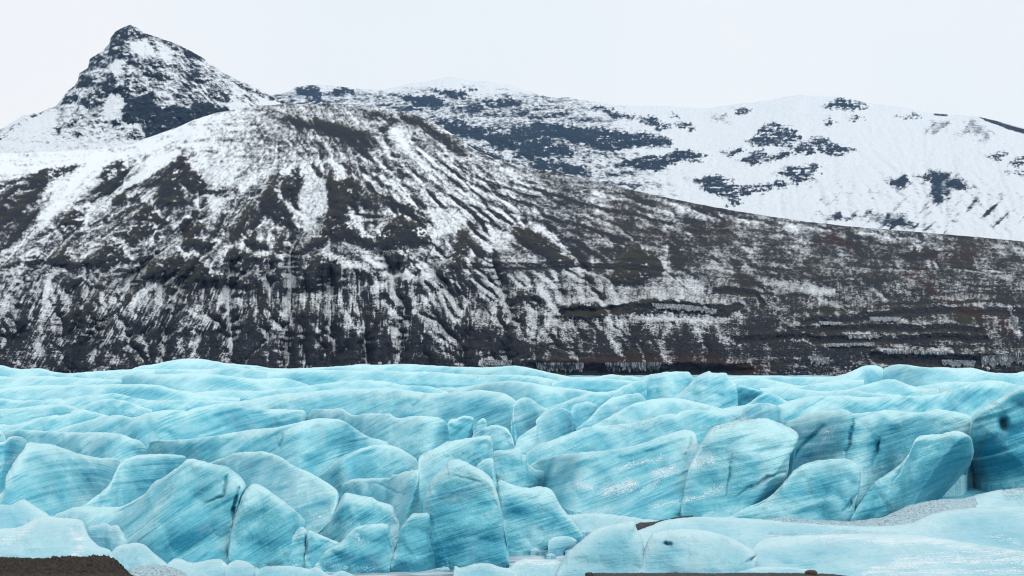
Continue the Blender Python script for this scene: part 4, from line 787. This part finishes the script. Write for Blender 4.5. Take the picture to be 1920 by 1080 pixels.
wall_up = blur(paint(WX, WY + 11, [(p_, w_ * 0.7) for p_, w_ in WALLS], 'stroke', 6), 2)
snowp = paint(WX, WY, SNOWP, 'poly', 9)
snows = paint(WX, WY, SNOWS, 'stroke', 7)
rib = paint(WX, WY, RIBS, 'stroke', 4)
dusk = paint(WX, WY, DUSK, 'poly', 12)
facet = paint(WX, WY, FACETS, 'poly', 5)
facet_s = blur(paint(WX, WY, FACETS, 'poly', 14), 4)
spine = paint(WX, WY, SPINES, 'stroke', 8)
knob_s = blur(paint(PX + 5 * w3, PY + 4 * w4, KNOBS, 'poly', 9), 3)
# distances
base_Y = np.interp(735 - PY, [0, 45, 135, 215, 335, 435, 540], [690, 702, 742, 785, 880, 985, 1130])
A_top = np.interp(cols, [-165, 0, 250, 600, 900, 1300, 2085], [420, 380, 420, 420, 420, 430, 420])[None]
Y = base_Y + A_top * s ** 3.2
m_px = Y / F                                                      # metres per photo pixel
ledge = fbm(PX * 0.004, PY * 0.075 + 0.6 * w1, 31.0, 3)            # horizontal lava beds
small = fbm(PX * 0.05, PY * 0.05, 41.0, 5, 0.6)
push = relief * 1.0 + 13 * knob_s + 8 * wall_up - 5 * wall + 5 * spine + 4 * rib + 6 * facet_s - 4 * snows + 2.2 * small
push = push + 2.5 * ledge
push = push + knob_s * (9 * fbm(PX * 0.045, PY * 0.07, 94.0, 4, 0.6) + 4 * fbm(PX * 0.16, PY * 0.22, 95.0, 3, 0.6))
PUSH = push * m_px * 2.2
Y = Y - PUSH
rx = np.gradient(blur(push, 2), axis=1); ry = np.gradient(blur(push, 2), axis=0)    # ry>0: leaning out upward (overhang)
# snow cover
psi = np.arctan2((PX - 620) * 0.62, PY - 120) * 300
rad = np.hypot((PX - 620) * 0.62, PY - 120)
streak = fbm(psi * 0.10, rad * 0.012, 51.0, 4, 0.6)
tilt = sstep(560, 330, PX) * 0.55 + 0.55 * fbm(PX * 0.008, 0 * PX, 5.0, 2) * sstep(330, 560, PX)
cs = PX + tilt * (PY - 600)
low_streak = 0.55 * fbm(cs * 0.055 + 1.5 * w1, PY * 0.012, 55.0, 3, 0.6) + 0.75 * fbm(cs * 0.24 + w1, PY * 0.035, 56.0, 3, 0.7)
speck = fbm(PX * 0.16, PY * 0.20, 61.0, 4, 0.75)
streak2 = fbm(psi * 0.30 + 1.2 * w3, rad * 0.030, 52.0, 4, 0.65)
patch = fbm(PX * 0.013, PY * 0.018, 71.0, 4, 0.6)
rgt = sstep(820, 1180, PX + (PY - 430) * 0.6)
lowb = sstep(505, 545, PY + 14 * w1)
foot = sstep(600, 668, PY + 0.03 * (PX - 600) + 16 * w1)
S0 = 0.525 - 0.12 * sstep(290, 400, PY) - 0.10 * lowb - 0.11 * foot
S0 = lerp(S0, 0.235 - 0.07 * foot, rgt)
topz = sstep(0.80, 0.97, s + 0.04 * w1)
S0 = lerp(S0, 0.56 + 0.30 * sstep(520, 250, PX), topz * (1 - rgt))
rbelow = rgt * sstep(500, 540, PY) * sstep(1450, 1250, PX) * (1 - foot)
S0 = S0 + 0.20 * rbelow
turf = fbm(PX * 0.030, PY * 0.11 + 0.02 * PX * (1 - 2 * sstep(500, 700, PX)), 57.0, 5, 0.68)     # tussocks along the slope
Sn = S0 + 0.22 * patch + lerp(0.16 * streak + (0.26 + 0.1 * rgt) * turf + 0.36 * streak2 * (1 - rgt) * sstep(270, 310, PY), 0.66 * low_streak, lowb * (1 - 0.5 * rgt)) + (0.62 - 0.2 * rgt - 0.22 * lowb * (1 - rgt)) * speck + 0.03 * np.clip(gully - 2.2, -2, 3) * (1 - 0.7 * rgt)
Sn = Sn - 0.16 * np.clip(rx * 1.6, -0.7, 0.7) - 0.22 * np.clip(ry * 1.4, -0.5, 1.0)
conv = blur(push, 2) - blur(push, 14)
Sn = Sn - 0.035 * np.clip(conv, -6, 8) * (1 - 0.5 * rgt)
rill = paint(PX + 6 * w1 + 3 * w3, PY + 4 * w2 + 2 * w4, [(g[0], 0.8) for g in GUL], 'stroke', 2.0)
Sn = Sn - 0.35 * rill
midn = fbm(PX * 0.045, PY * 0.07, 93.0, 4, 0.65)
Sn = Sn - (0.20 - 0.30 * np.maximum(low_streak, 0)) * facet
Sn = lerp(Sn, 0.78 + 0.55 * speck + 0.2 * streak2, 0.62 * snowp)
Sn = Sn + 0.22 * snows - (0.42 - 1.1 * np.clip(midn + 0.5 * speck, -0.1, 0.5)) * knob - 0.5 * wall - 0.34 * spine
ICY = [([(1228, 573), (1340, 580)], 7), ([(1632, 597), (1690, 599)], 5), ([(1535, 603), (1575, 605)], 4), ([(1588, 630), (1650, 630)], 5), ([(1470, 637), (1512, 637)], 3), ([(1550, 645), (1640, 645)], 4), ([(1522, 675), (1552, 678)], 8), ([(1655, 660), (1775, 662)], 6),
    ([(1765, 682), (1825, 682)], 8), ([(1840, 680), (1920, 670)], 12), ([(1897, 575), (1904, 600), (1914, 622)], 6), ([(1010, 690), (1090, 692)], 10), ([(1140, 692), (1300, 690)], 10), ([(905, 680), (960, 685)], 8), ([(1330, 690), (1360, 695)], 6)]
icy = paint(PX + 3 * w3, PY + 3 * w4, ICY, 'stroke', 4)
Sn = Sn + icy * (0.08 + 0.60 * sstep(-0.10, 0.40, fbm(PX * 0.30, PY * 0.03, 97.0, 4, 0.75))) * (1 - 0.45 * sstep(672, 684, PY)) * sstep(-0.25, 0.1, midn)
Sn = Sn + rgt * (0.22 * patch - 0.22 * sstep(0.1, 0.45, ledge) * sstep(480, 540, PY))
domez = sstep(420, 560, PX) * sstep(350, 290, PY - 0.25 * (PX - 700)) * (1 - rgt)
Sn = Sn - (0.28 - 0.16 * sstep(700, 800, PX)) * rib - 0.15 * dusk - 0.13 * domez + 0.22 * domez * turf
cap = lerp(1.1, 0.66, sstep(400, 540, PY + 30 * w1)) - 0.12 * rgt
Sn = np.where(Sn > cap * 0.7, cap * 0.7 + (Sn - cap * 0.7) * 0.5, Sn)
Sn = np.clip(Sn, 0, cap + 0.2 * icy)
moss_lit_tops = np.clip(0.20 + 0.3 * sstep(420, 560, PX) * sstep(350, 290, PY) - 0.9 * np.clip(ry, -1, 1) + 0.9 * fbm(PX * 0.008, PY * 0.012, 81.0, 3) + 0.15 * knob + 0.30 * rgt - 0.4 * foot - 0.35 * lowb * (1 - rgt), 0, 1)  # moss, with lit knob tops and dark undersides painted in by slope
rust = np.clip(paint(WX, WY, [([(340, 298), (360, 305), (372, 325)], 8), ([(1040, 682), (1200, 672), (1330, 672), (1420, 690)], 7), ([(1380, 700), (1440, 690)], 8), ([(1560, 445), (1600, 460)], 7), ([(1700, 520), (1900, 620)], 10)], 'stroke', 8) * 0.7
               + 0.55 * rgt * sstep(0.05, 0.4, fbm(PX * 0.01, PY * 0.02, 91.0, 3)) * sstep(560, 470, PY), 0, 1)
HILL = (PX.copy(), PY.copy(), Y.copy())
mountain("hill", PX, PY, Y, dict(snow=Sn, moss_lit_tops=moss_lit_tops, rust=rust), mat_hill, 900.0)

# ---- the pointed peak on the left
PSKY = [(-170, 305), (-60, 265), (0, 243), (20, 231), (45, 216), (60, 214), (80, 208), (103, 200), (116, 186), (126, 172), (140, 160), (147, 150), (148, 138), (165, 127), (168, 110), (180, 103), (195, 92), (205, 82), (207, 72), (215, 60), (230, 52), (243, 46), (258, 52), (270, 62), (290, 68), (310, 75), (335, 84), (350, 92), (365, 100), (380, 108), (392, 118), (410, 130), (430, 142), (450, 152), (470, 160), (490, 170), (515, 182), (535, 192), (560, 205), (620, 230), (700, 260)]
nx, ny = 700, 260
cols = np.linspace(-165, 695, nx)
sky = np.interp(cols, *np.array(PSKY, float).T)
sky = sky + 3.2 * fbm(cols * 0.06, 0 * cols, 2.0, 6, 0.75)
s = np.linspace(0, 1, ny)[:, None]
PX = cols[None] + 0 * s
PY = lerp(345.0, sky[None], s)
ex, ey = PX[::2, ::2], PY[::2, ::2]
z0 = -np.hypot((ex - 245) * 0.75, ey - 20) * 0.9 + 8 * fbm(ex * 0.03, ey * 0.03, 3.0, 4) + 2 * fbm(ex * 0.12, ey * 0.12, 4.0, 3)
ze, area = erode(z0, 30, 0.06 * np.clip(1 - 1.1 * fbm(ex * 0.02, ey * 0.06, 5.0, 3), 0.2, 1.6), 0.4, 0.02)
rel = resample(blur(ze - z0, 1), ny, nx); rel = rel - rel.mean()
CLIFF = [[(232, 225), (228, 205), (236, 188), (262, 180), (285, 170), (288, 192), (305, 205), (325, 196), (352, 204), (372, 190), (400, 196), (432, 203), (420, 212), (380, 218), (350, 232), (320, 250), (290, 262), (275, 258), (268, 240), (255, 230), (240, 232)],
    [(178, 178), (185, 165), (200, 150), (205, 128), (215, 138), (220, 160), (242, 150), (247, 178), (238, 190), (222, 170), (205, 176)], [(206, 80), (216, 60), (230, 52), (243, 44), (262, 58), (270, 64), (240, 72), (228, 84), (208, 92)],
    [(203, 95), (225, 88), (240, 98), (236, 112), (215, 104), (203, 104)], [(165, 112), (185, 100), (195, 108), (180, 122), (170, 122)], [(145, 152), (160, 140), (180, 146), (165, 160), (146, 164)], [(113, 198), (120, 178), (145, 170), (150, 180), (130, 192)],
    [(340, 85), (365, 94), (392, 116), (375, 114), (352, 102)], [(232, 95), (245, 90), (250, 112), (240, 118)], [(280, 118), (300, 112), (310, 125), (290, 126)], [(440, 152), (470, 166), (490, 172), (545, 193), (505, 188), (465, 170)], [(350, 136), (370, 132), (395, 150), (380, 158), (355, 148)],
    [(100, 240), (112, 228), (118, 236), (110, 246)], [(122, 232), (138, 220), (145, 228), (130, 238)], [(0, 255), (20, 240), (40, 226), (30, 240), (10, 262), (-40, 280), (-40, 265)], [(60, 215), (85, 206), (80, 212), (62, 220)], [(150, 185), (170, 178), (190, 190), (170, 204), (155, 196)],
    [(210, 225), (225, 222), (228, 232), (215, 236)], [(243, 250), (258, 240), (268, 256), (250, 262)], [(270, 138), (300, 136), (330, 150), (300, 148)], [(390, 165), (420, 172), (440, 192), (415, 190), (395, 180)]]
PSN = [[(196, 196), (212, 172), (232, 188), (237, 215), (215, 228), (196, 222)], [(0, 262), (60, 225), (110, 205), (100, 235), (60, 255), (0, 280), (-80, 290)], [(255, 222), (276, 236), (270, 246), (252, 236)], [(290, 80), (310, 85), (330, 110), (318, 118), (300, 100)], [(245, 78), (275, 78), (300, 105), (270, 108), (250, 95)],
    [(430, 190), (470, 195), (450, 205), (430, 202)], [(475, 178), (520, 195), (560, 210), (500, 205)], [(0, 290), (120, 262), (260, 262), (300, 270), (200, 330), (-100, 330)], [(205, 125), (232, 110), (228, 130), (215, 140)]]
a1, a2 = fbm(PX * 0.05, PY * 0.05, 13.0, 4, 0.6), fbm(PX * 0.05, PY * 0.05, 19.0, 4, 0.6)
WX, WY = PX + 9 * a1, PY + 8 * a2
cliff, psn = paint(WX, WY, CLIFF, 'poly', 4), paint(WX, WY, PSN, 'poly', 8)
cliff_s = blur(cliff, 4)
Y = np.interp(345 - PY, [0, 80, 160, 230, 310], [1950, 2080, 2190, 2270, 2350]) + 200 * s ** 4
crag = fbm(PX * 0.035, PY * 0.05, 23.0, 5, 0.62, ridged=True)
beds = fbm(PX * 0.012 + 0.2 * a1, PY * 0.12, 29.0, 3)
crag2 = fbm(PX * 0.06 + 0.5 * a2, PY * 0.07, 24.0, 5, 0.65)
push = rel * 0.2 + 6 * cliff_s + 5 * crag + 9 * crag2 + 3.0 * beds
Y = Y - push * Y / F * 2.0
pb = blur(push, 1)
rx, ry = np.gradient(pb, axis=1), np.gradient(pb, axis=0)
diag = fbm((PX + PY * 0.9) * 0.012, (PY - PX * 0.45) * 0.085, 33.0, 4, 0.6)
speck = fbm(PX * 0.15, PY * 0.2, 37.0, 4, 0.75)
Sn = 0.66 + 0.24 * diag + 0.50 * speck - 0.30 * crag - 0.22 * np.clip(ry * 1.2, -0.6, 0.8) - 0.10 * np.clip(rx * 1.2, -0.6, 0.6) + 0.35 * fbm(PX * 0.03, PY * 0.03, 39.0, 3)
main = paint(WX, WY, CLIFF[:1], 'poly', 4)
Sn = Sn + 0.25 * crag2 - 0.35 * main - (0.36 - 0.6 * np.clip(speck + 0.8 * crag2, -0.3, 0.6)) * cliff + 0.5 * psn + 0.10 - 0.15 * sstep(190, 100, np.abs(PX - 250)) * sstep(240, 180, PY) + 0.16 * sstep(160, 60, PX) + 0.45 * sstep(262, 285, PY)
mountain("mountain", PX, PY, Y, dict(snow=np.clip(Sn, 0, 1.15), moss_lit_tops=0 * PX, rust=0 * PX), mat_peak, 900.0)

# ---- the long snowy range behind
RSKY = [(380, 225), (480, 185), (540, 172), (555, 163), (575, 160), (600, 158), (640, 163), (680, 167), (720, 168), (745, 163), (770, 156), (800, 153), (820, 148), (840, 144), (860, 146), (880, 152), (910, 152), (940, 156), (960, 160), (985, 168), (1010, 177), (1040, 184), (1065, 182), (1085, 187), (1120, 191), (1150, 197), (1200, 199), (1250, 199), (1290, 202), (1330, 203), (1360, 198), (1400, 193), (1440, 188), (1470, 182), (1500, 178), (1540, 181), (1570, 181), (1600, 186), (1625, 192), (1650, 196), (1690, 201), (1730, 209), (1760, 213), (1790, 216), (1830, 218), (1860, 224), (1890, 231), (1920, 239), (2100, 275)]
nx, ny = 1150, 250
cols = np.linspace(385, 2095, nx)
sky = np.interp(cols, *np.array(RSKY, float).T)
sky = sky + 2.6 * fbm(cols * 0.04, 0 * cols, 3.0, 6, 0.72)
s = np.linspace(0, 1, ny)[:, None]
PX = cols[None] + 0 * s
PY = lerp(490.0, sky[None], s)
ROCK = [[(960, 240), (990, 240), (1010, 232), (1060, 236), (1130, 243), (1175, 249), (1200, 249), (1240, 254), (1266, 263), (1255, 271), (1220, 271), (1170, 274), (1130, 277), (1110, 266), (1070, 259), (1020, 251), (985, 259), (962, 263)],
    [(965, 286), (990, 265), (1030, 261), (1027, 286), (1000, 293), (975, 292)], [(1030, 276), (1065, 271), (1077, 286), (1060, 290)], [(1160, 306), (1200, 296), (1240, 291), (1270, 282), (1310, 282), (1328, 295), (1310, 303), (1280, 301), (1240, 316), (1200, 313)],
    [(1198, 221), (1220, 219), (1240, 231), (1263, 229), (1261, 240), (1235, 242)], [(1270, 229), (1300, 231), (1306, 243), (1280, 241)], [(1253, 212), (1280, 219), (1279, 227)], [(1118, 199), (1150, 207), (1182, 219), (1150, 217)], [(1373, 201), (1400, 203), (1416, 206), (1395, 214), (1380, 213)],
    [(1400, 267), (1430, 240), (1445, 227), (1470, 235), (1490, 245), (1502, 260), (1480, 276), (1450, 273), (1420, 273)], [(1480, 277), (1510, 262), (1540, 255), (1570, 269), (1604, 281), (1590, 290), (1560, 292), (1530, 283), (1510, 291)], [(1440, 292), (1480, 277), (1502, 285), (1450, 302), (1438, 302)],
    [(1350, 286), (1390, 276), (1402, 285), (1370, 291)], [(1383, 302), (1430, 277), (1442, 290), (1430, 304), (1400, 312)], [(1298, 336), (1340, 327), (1370, 334), (1390, 349), (1410, 344), (1440, 349), (1462, 352), (1420, 363), (1390, 366), (1386, 384), (1363, 387), (1358, 371), (1328, 357)],
    [(1453, 326), (1480, 309), (1540, 309), (1537, 326), (1510, 341), (1480, 347), (1488, 332)], [(1424, 346), (1470, 334), (1477, 346), (1440, 354)], [(1543, 201), (1560, 185), (1580, 181), (1610, 189), (1627, 200), (1600, 208), (1570, 204)], [(1593, 219), (1610, 215), (1622, 224), (1600, 226)], [(1543, 226), (1557, 217), (1567, 230), (1552, 235)],
    [(1680, 216), (1730, 214), (1730, 221), (1690, 220)], [(1853, 291), (1880, 282), (1892, 290), (1870, 302)], [(1893, 301), (1930, 289), (2000, 300), (1930, 312), (1895, 310)], [(1888, 323), (1930, 317), (1930, 330)], [(830, 226), (870, 234), (917, 245), (917, 257), (880, 252), (848, 241)], [(912, 250), (962, 254), (962, 270), (925, 264)],
    [(855, 270), (900, 280), (930, 290), (952, 302), (900, 297)], [(758, 182), (800, 180), (832, 188), (828, 196), (790, 192)], [(812, 166), (850, 170), (882, 172), (876, 178), (840, 176)], [(868, 158), (890, 164), (885, 168)], [(555, 166), (580, 160), (605, 168), (580, 174)], [(625, 168), (650, 160), (660, 170), (640, 174)], [(578, 178), (605, 176), (604, 186), (585, 184)],
    [(1000, 300), (1040, 302), (1045, 314), (1010, 316)], [(1045, 305), (1080, 312), (1105, 326), (1060, 320)], [(930, 190), (960, 186), (975, 192), (940, 196)], [(1670, 342), (1700, 335), (1704, 342), (1680, 350)], [(1722, 330), (1760, 325), (1755, 334), (1728, 336)], [(1778, 340), (1800, 338), (1812, 352), (1790, 354)]]
GREY = [[(1728, 248), (1745, 230), (1790, 221), (1776, 241), (1750, 253), (1735, 254)], [(1788, 262), (1820, 220), (1850, 235), (1862, 255), (1845, 268), (1820, 250), (1800, 258)], [(1740, 320), (1765, 315), (1800, 335), (1830, 352), (1790, 345), (1765, 380), (1742, 372), (1752, 345)], [(1610, 405), (1640, 395), (1700, 405), (1730, 425), (1660, 428)], [(1530, 398), (1570, 398), (1590, 412), (1545, 410)],
    [(1665, 335), (1700, 328), (1705, 345), (1675, 350)], [(1330, 215), (1365, 212), (1370, 232), (1340, 232)]]
BROWN = [[(1828, 216), (1870, 227), (1930, 245), (2010, 265), (2010, 278), (1930, 254), (1890, 243), (1850, 227)], [(1750, 212), (1778, 214), (1776, 218), (1752, 217)]]
a1, a2 = fbm(PX * 0.05, PY * 0.06, 43.0, 4, 0.62), fbm(PX * 0.05, PY * 0.06, 47.0, 4, 0.62)
a3, a4 = fbm(PX * 0.2, PY * 0.2, 43.5, 3, 0.6), fbm(PX * 0.2, PY * 0.2, 47.5, 3, 0.6)
WX, WY = PX + 20 * a1 + 7 * a3, PY + 10 * a2 + 5 * a4
WX, WY = WX + 6 * a3, WY + 5 * a4
rock, grey, brown = paint(WX, WY, ROCK, 'poly', 6), paint(WX, WY, GREY, 'poly', 8), paint(PX, PY + 2 * a2, BROWN, 'poly', 2)
ex, ey = PX[::2, ::2], PY[::2, ::2]
z0 = -(ey - 140) * 0.5 - 0.12 * np.abs(ex - 1400) + 9 * fbm(ex * 0.012, ey * 0.012, 3.0, 4) + 2 * fbm(ex * 0.09, ey * 0.09, 4.0, 3)
ze, area = erode(z0, 26, 0.035 + 0.02 * sstep(1500, 1800, ex), 0.42, 0.04)
rel = resample(blur(ze - z0, 2), ny, nx); rel = rel - rel.mean()
Y = np.interp(490 - PY, [0, 120, 240, 350], [2650, 3150, 3700, 4200]) + 500 * s ** 4
push = rel * 0.45 + 7 * blur(rock, 3) + 9.0 * fbm(PX * 0.02, PY * 0.03, 53.0, 5, 0.55) + 2.0 * fbm(PX * 0.006, PY * 0.08, 57.0, 3)
Y = Y - push * Y / F * 2.0
pb = blur(push, 1)
rx, ry = np.gradient(pb, axis=1), np.gradient(pb, axis=0)
speck = fbm(PX * 0.12, PY * 0.28, 63.0, 4, 0.75)
leftz = sstep(1320, 1050, PX - 0.6 * (PY - 250)) * sstep(150, 190, PY - 0.02 * (PX - 800))
band = fbm(PX * 0.012, PY * 0.10, 67.0, 3)
Sn = 1.02 - 0.50 * leftz + 0.62 * leftz * speck + 0.34 * leftz * band + 0.12 * speck + 0.2 * leftz * a1
Sn = Sn - 0.35 * np.clip(ry * 1.6, 0, 1) * (0.4 + leftz) - 0.10 * np.clip(rx * 1.5, -0.6, 0.6)
rib = fbm((PX + PY) * 0.05, (PY - 0.3 * PX) * 0.018, 73.0, 4, 0.65)
Sn = Sn - 0.22 * sstep(0.05, 0.45, rib) * sstep(1350, 1650, PX) * sstep(300, 400, PY) - (0.50 + 0.35 * rib) * grey - 0.9 * brown
bench = fbm(PX * 0.02 + 0.5 * a1, PY * 0.22, 77.0, 3)
Sn = Sn - (0.26 + 0.50 * sstep(-0.1, 0.5, rib)) * sstep(1420, 1620, PX + 0.5 * (PY - 350)) * sstep(290, 370, PY) * (0.6 + 1.2 * np.clip(fbm(PX * 0.01, PY * 0.01, 99.0, 3), -0.4, 0.5))
Sn = Sn - rock * (0.84 - 1.35 * np.clip(speck + 0.5 * a3 + 0.8 * bench, -0.08, 0.7))
spots = fbm(PX * 0.07, PY * 0.16, 88.0, 4, 0.7)
Sn = Sn - 0.75 * sstep(0.24, 0.40, spots) * blur(paint(PX, PY, ROCK, 'poly', 45, 60), 2)
mountain("mountains", PX, PY, Y, dict(snow=np.clip(Sn, 0, 1.15), moss_lit_tops=0 * PX, rust=0.5 * brown), mat_range, 600.0)
# ---------------------------------------------------------------- ice hanging from the ledges of the dark hill
def hang(name, label, cat, path, n, length, seed, spread=3.0, group=None):
    """one frozen sheet: fluted columns that end in a ragged row of points"""
    hx, hy, hY = HILL
    m, rows = n * 3, 9
    c = curve(path, m)
    q = np.arange(m)
    top = c[:, 1] + spread * 0.6 * fbm(q * 0.11, 0 * q, seed, 3)
    ln = length * (0.75 + 0.5 * fbm(q * 0.05, 0 * q, seed + 2, 2) + 0.55 * fbm(q * 0.45, 0 * q, seed + 5, 3, 0.7))
    ln = np.clip(ln, 1.0, 1.5 * length) * np.minimum(1, np.minimum(q, q[::-1]) / 8.0 + 0.1)
    v = np.linspace(0, 1, rows)[:, None]
    px = c[None, :, 0] + 0.6 * fbm(q[None] * 0.2, v * 2 + 0 * q[None], seed + 9, 2)
    py = top[None] + ln[None] * v
    j = np.clip(np.searchsorted(hx[0], px), 1, hx.shape[1] - 1)
    r = np.array([[int(np.argmin(np.abs(hy[:, j[a, b]] - py[a, b]))) for b in range(m)] for a in range(rows)])
    Yd = np.array([[hY[max(r[a, b] - 4, 0):r[a, b] + 5, j[a, b]].min() for b in range(m)] for a in range(rows)])
    Yd = np.minimum(blur(Yd, 2), Yd) - 0.35 - 0.5 * np.abs(fbm(q[None] * 0.35 + 0 * v, 0 * px, seed + 3, 2)) * (1 - 0.6 * v)
    P = at(px, py, Yd)
    o = P.reshape(-1, 3).mean(0); o[2] = P[..., 2].min()
    grid_mesh(name, P[::-1], {}, mat_icicle, o, label, cat, group or "ice hanging from the cliff ledges")
hang("icicle_curtain", "long icicle curtain under the dark overhang right of centre on the hillside", "icicles", [(1222, 568), (1260, 570), (1300, 573), (1345, 580)], 90, 13, 1)
hang("icicle_curtain", "icicles on the uppermost rock ledge of the lower right hillside", "icicles", [(1630, 594), (1690, 594)], 44, 11, 2)
hang("icicle_curtain", "narrow row of icicles left of the uppermost right ledge", "icicles", [(1535, 602), (1580, 604)], 24, 8, 3)
hang("icicle_curtain", "icicles on the middle rock ledge of the lower right hillside", "icicles", [(1588, 626), (1650, 626)], 44, 11, 4)
hang("icicle_curtain", "long icicle row on the lowest ledge above the right skyline hump", "icicles", [(1550, 644), (1640, 642)], 50, 8, 5)
hang("icicle_curtain", "icicle fan behind the gap left of the right skyline hump", "icicles", [(1518, 667), (1556, 670)], 40, 18, 6)
hang("icicle_curtain", "icicle row right above the right skyline ice hump", "icicles", [(1655, 656), (1780, 658)], 70, 9, 7)
hang("icicle_curtain", "icicles on the cliff foot behind the highest right ice ridge", "icicles", [(1765, 674), (1830, 676)], 50, 15, 8)
hang("icicle_curtain", "tall icicles on the black cliff at the right edge", "icicles", [(1838, 668), (1925, 660)], 60, 26, 9, 6)
hang("icicle_curtain", "icicle curtain at the cliff foot above the centre of the glacier", "icicles", [(1005, 680), (1095, 680)], 80, 20, 10, 4)
hang("icicle_curtain", "wide icicle curtain at the cliff foot left of the arched skyline block", "icicles", [(1135, 680), (1240, 679)], 100, 20, 11, 4)
hang("icicle_curtain", "small icicle curtain at the cliff foot below the level skyline ridge", "icicles", [(905, 674), (960, 676)], 44, 14, 12, 4)
hang("frozen_waterfall", "frozen waterfall spilling down the rocks at the right edge", "waterfall", [(1893, 572), (1897, 585), (1902, 598), (1908, 608)], 60, 18, 13, 5)
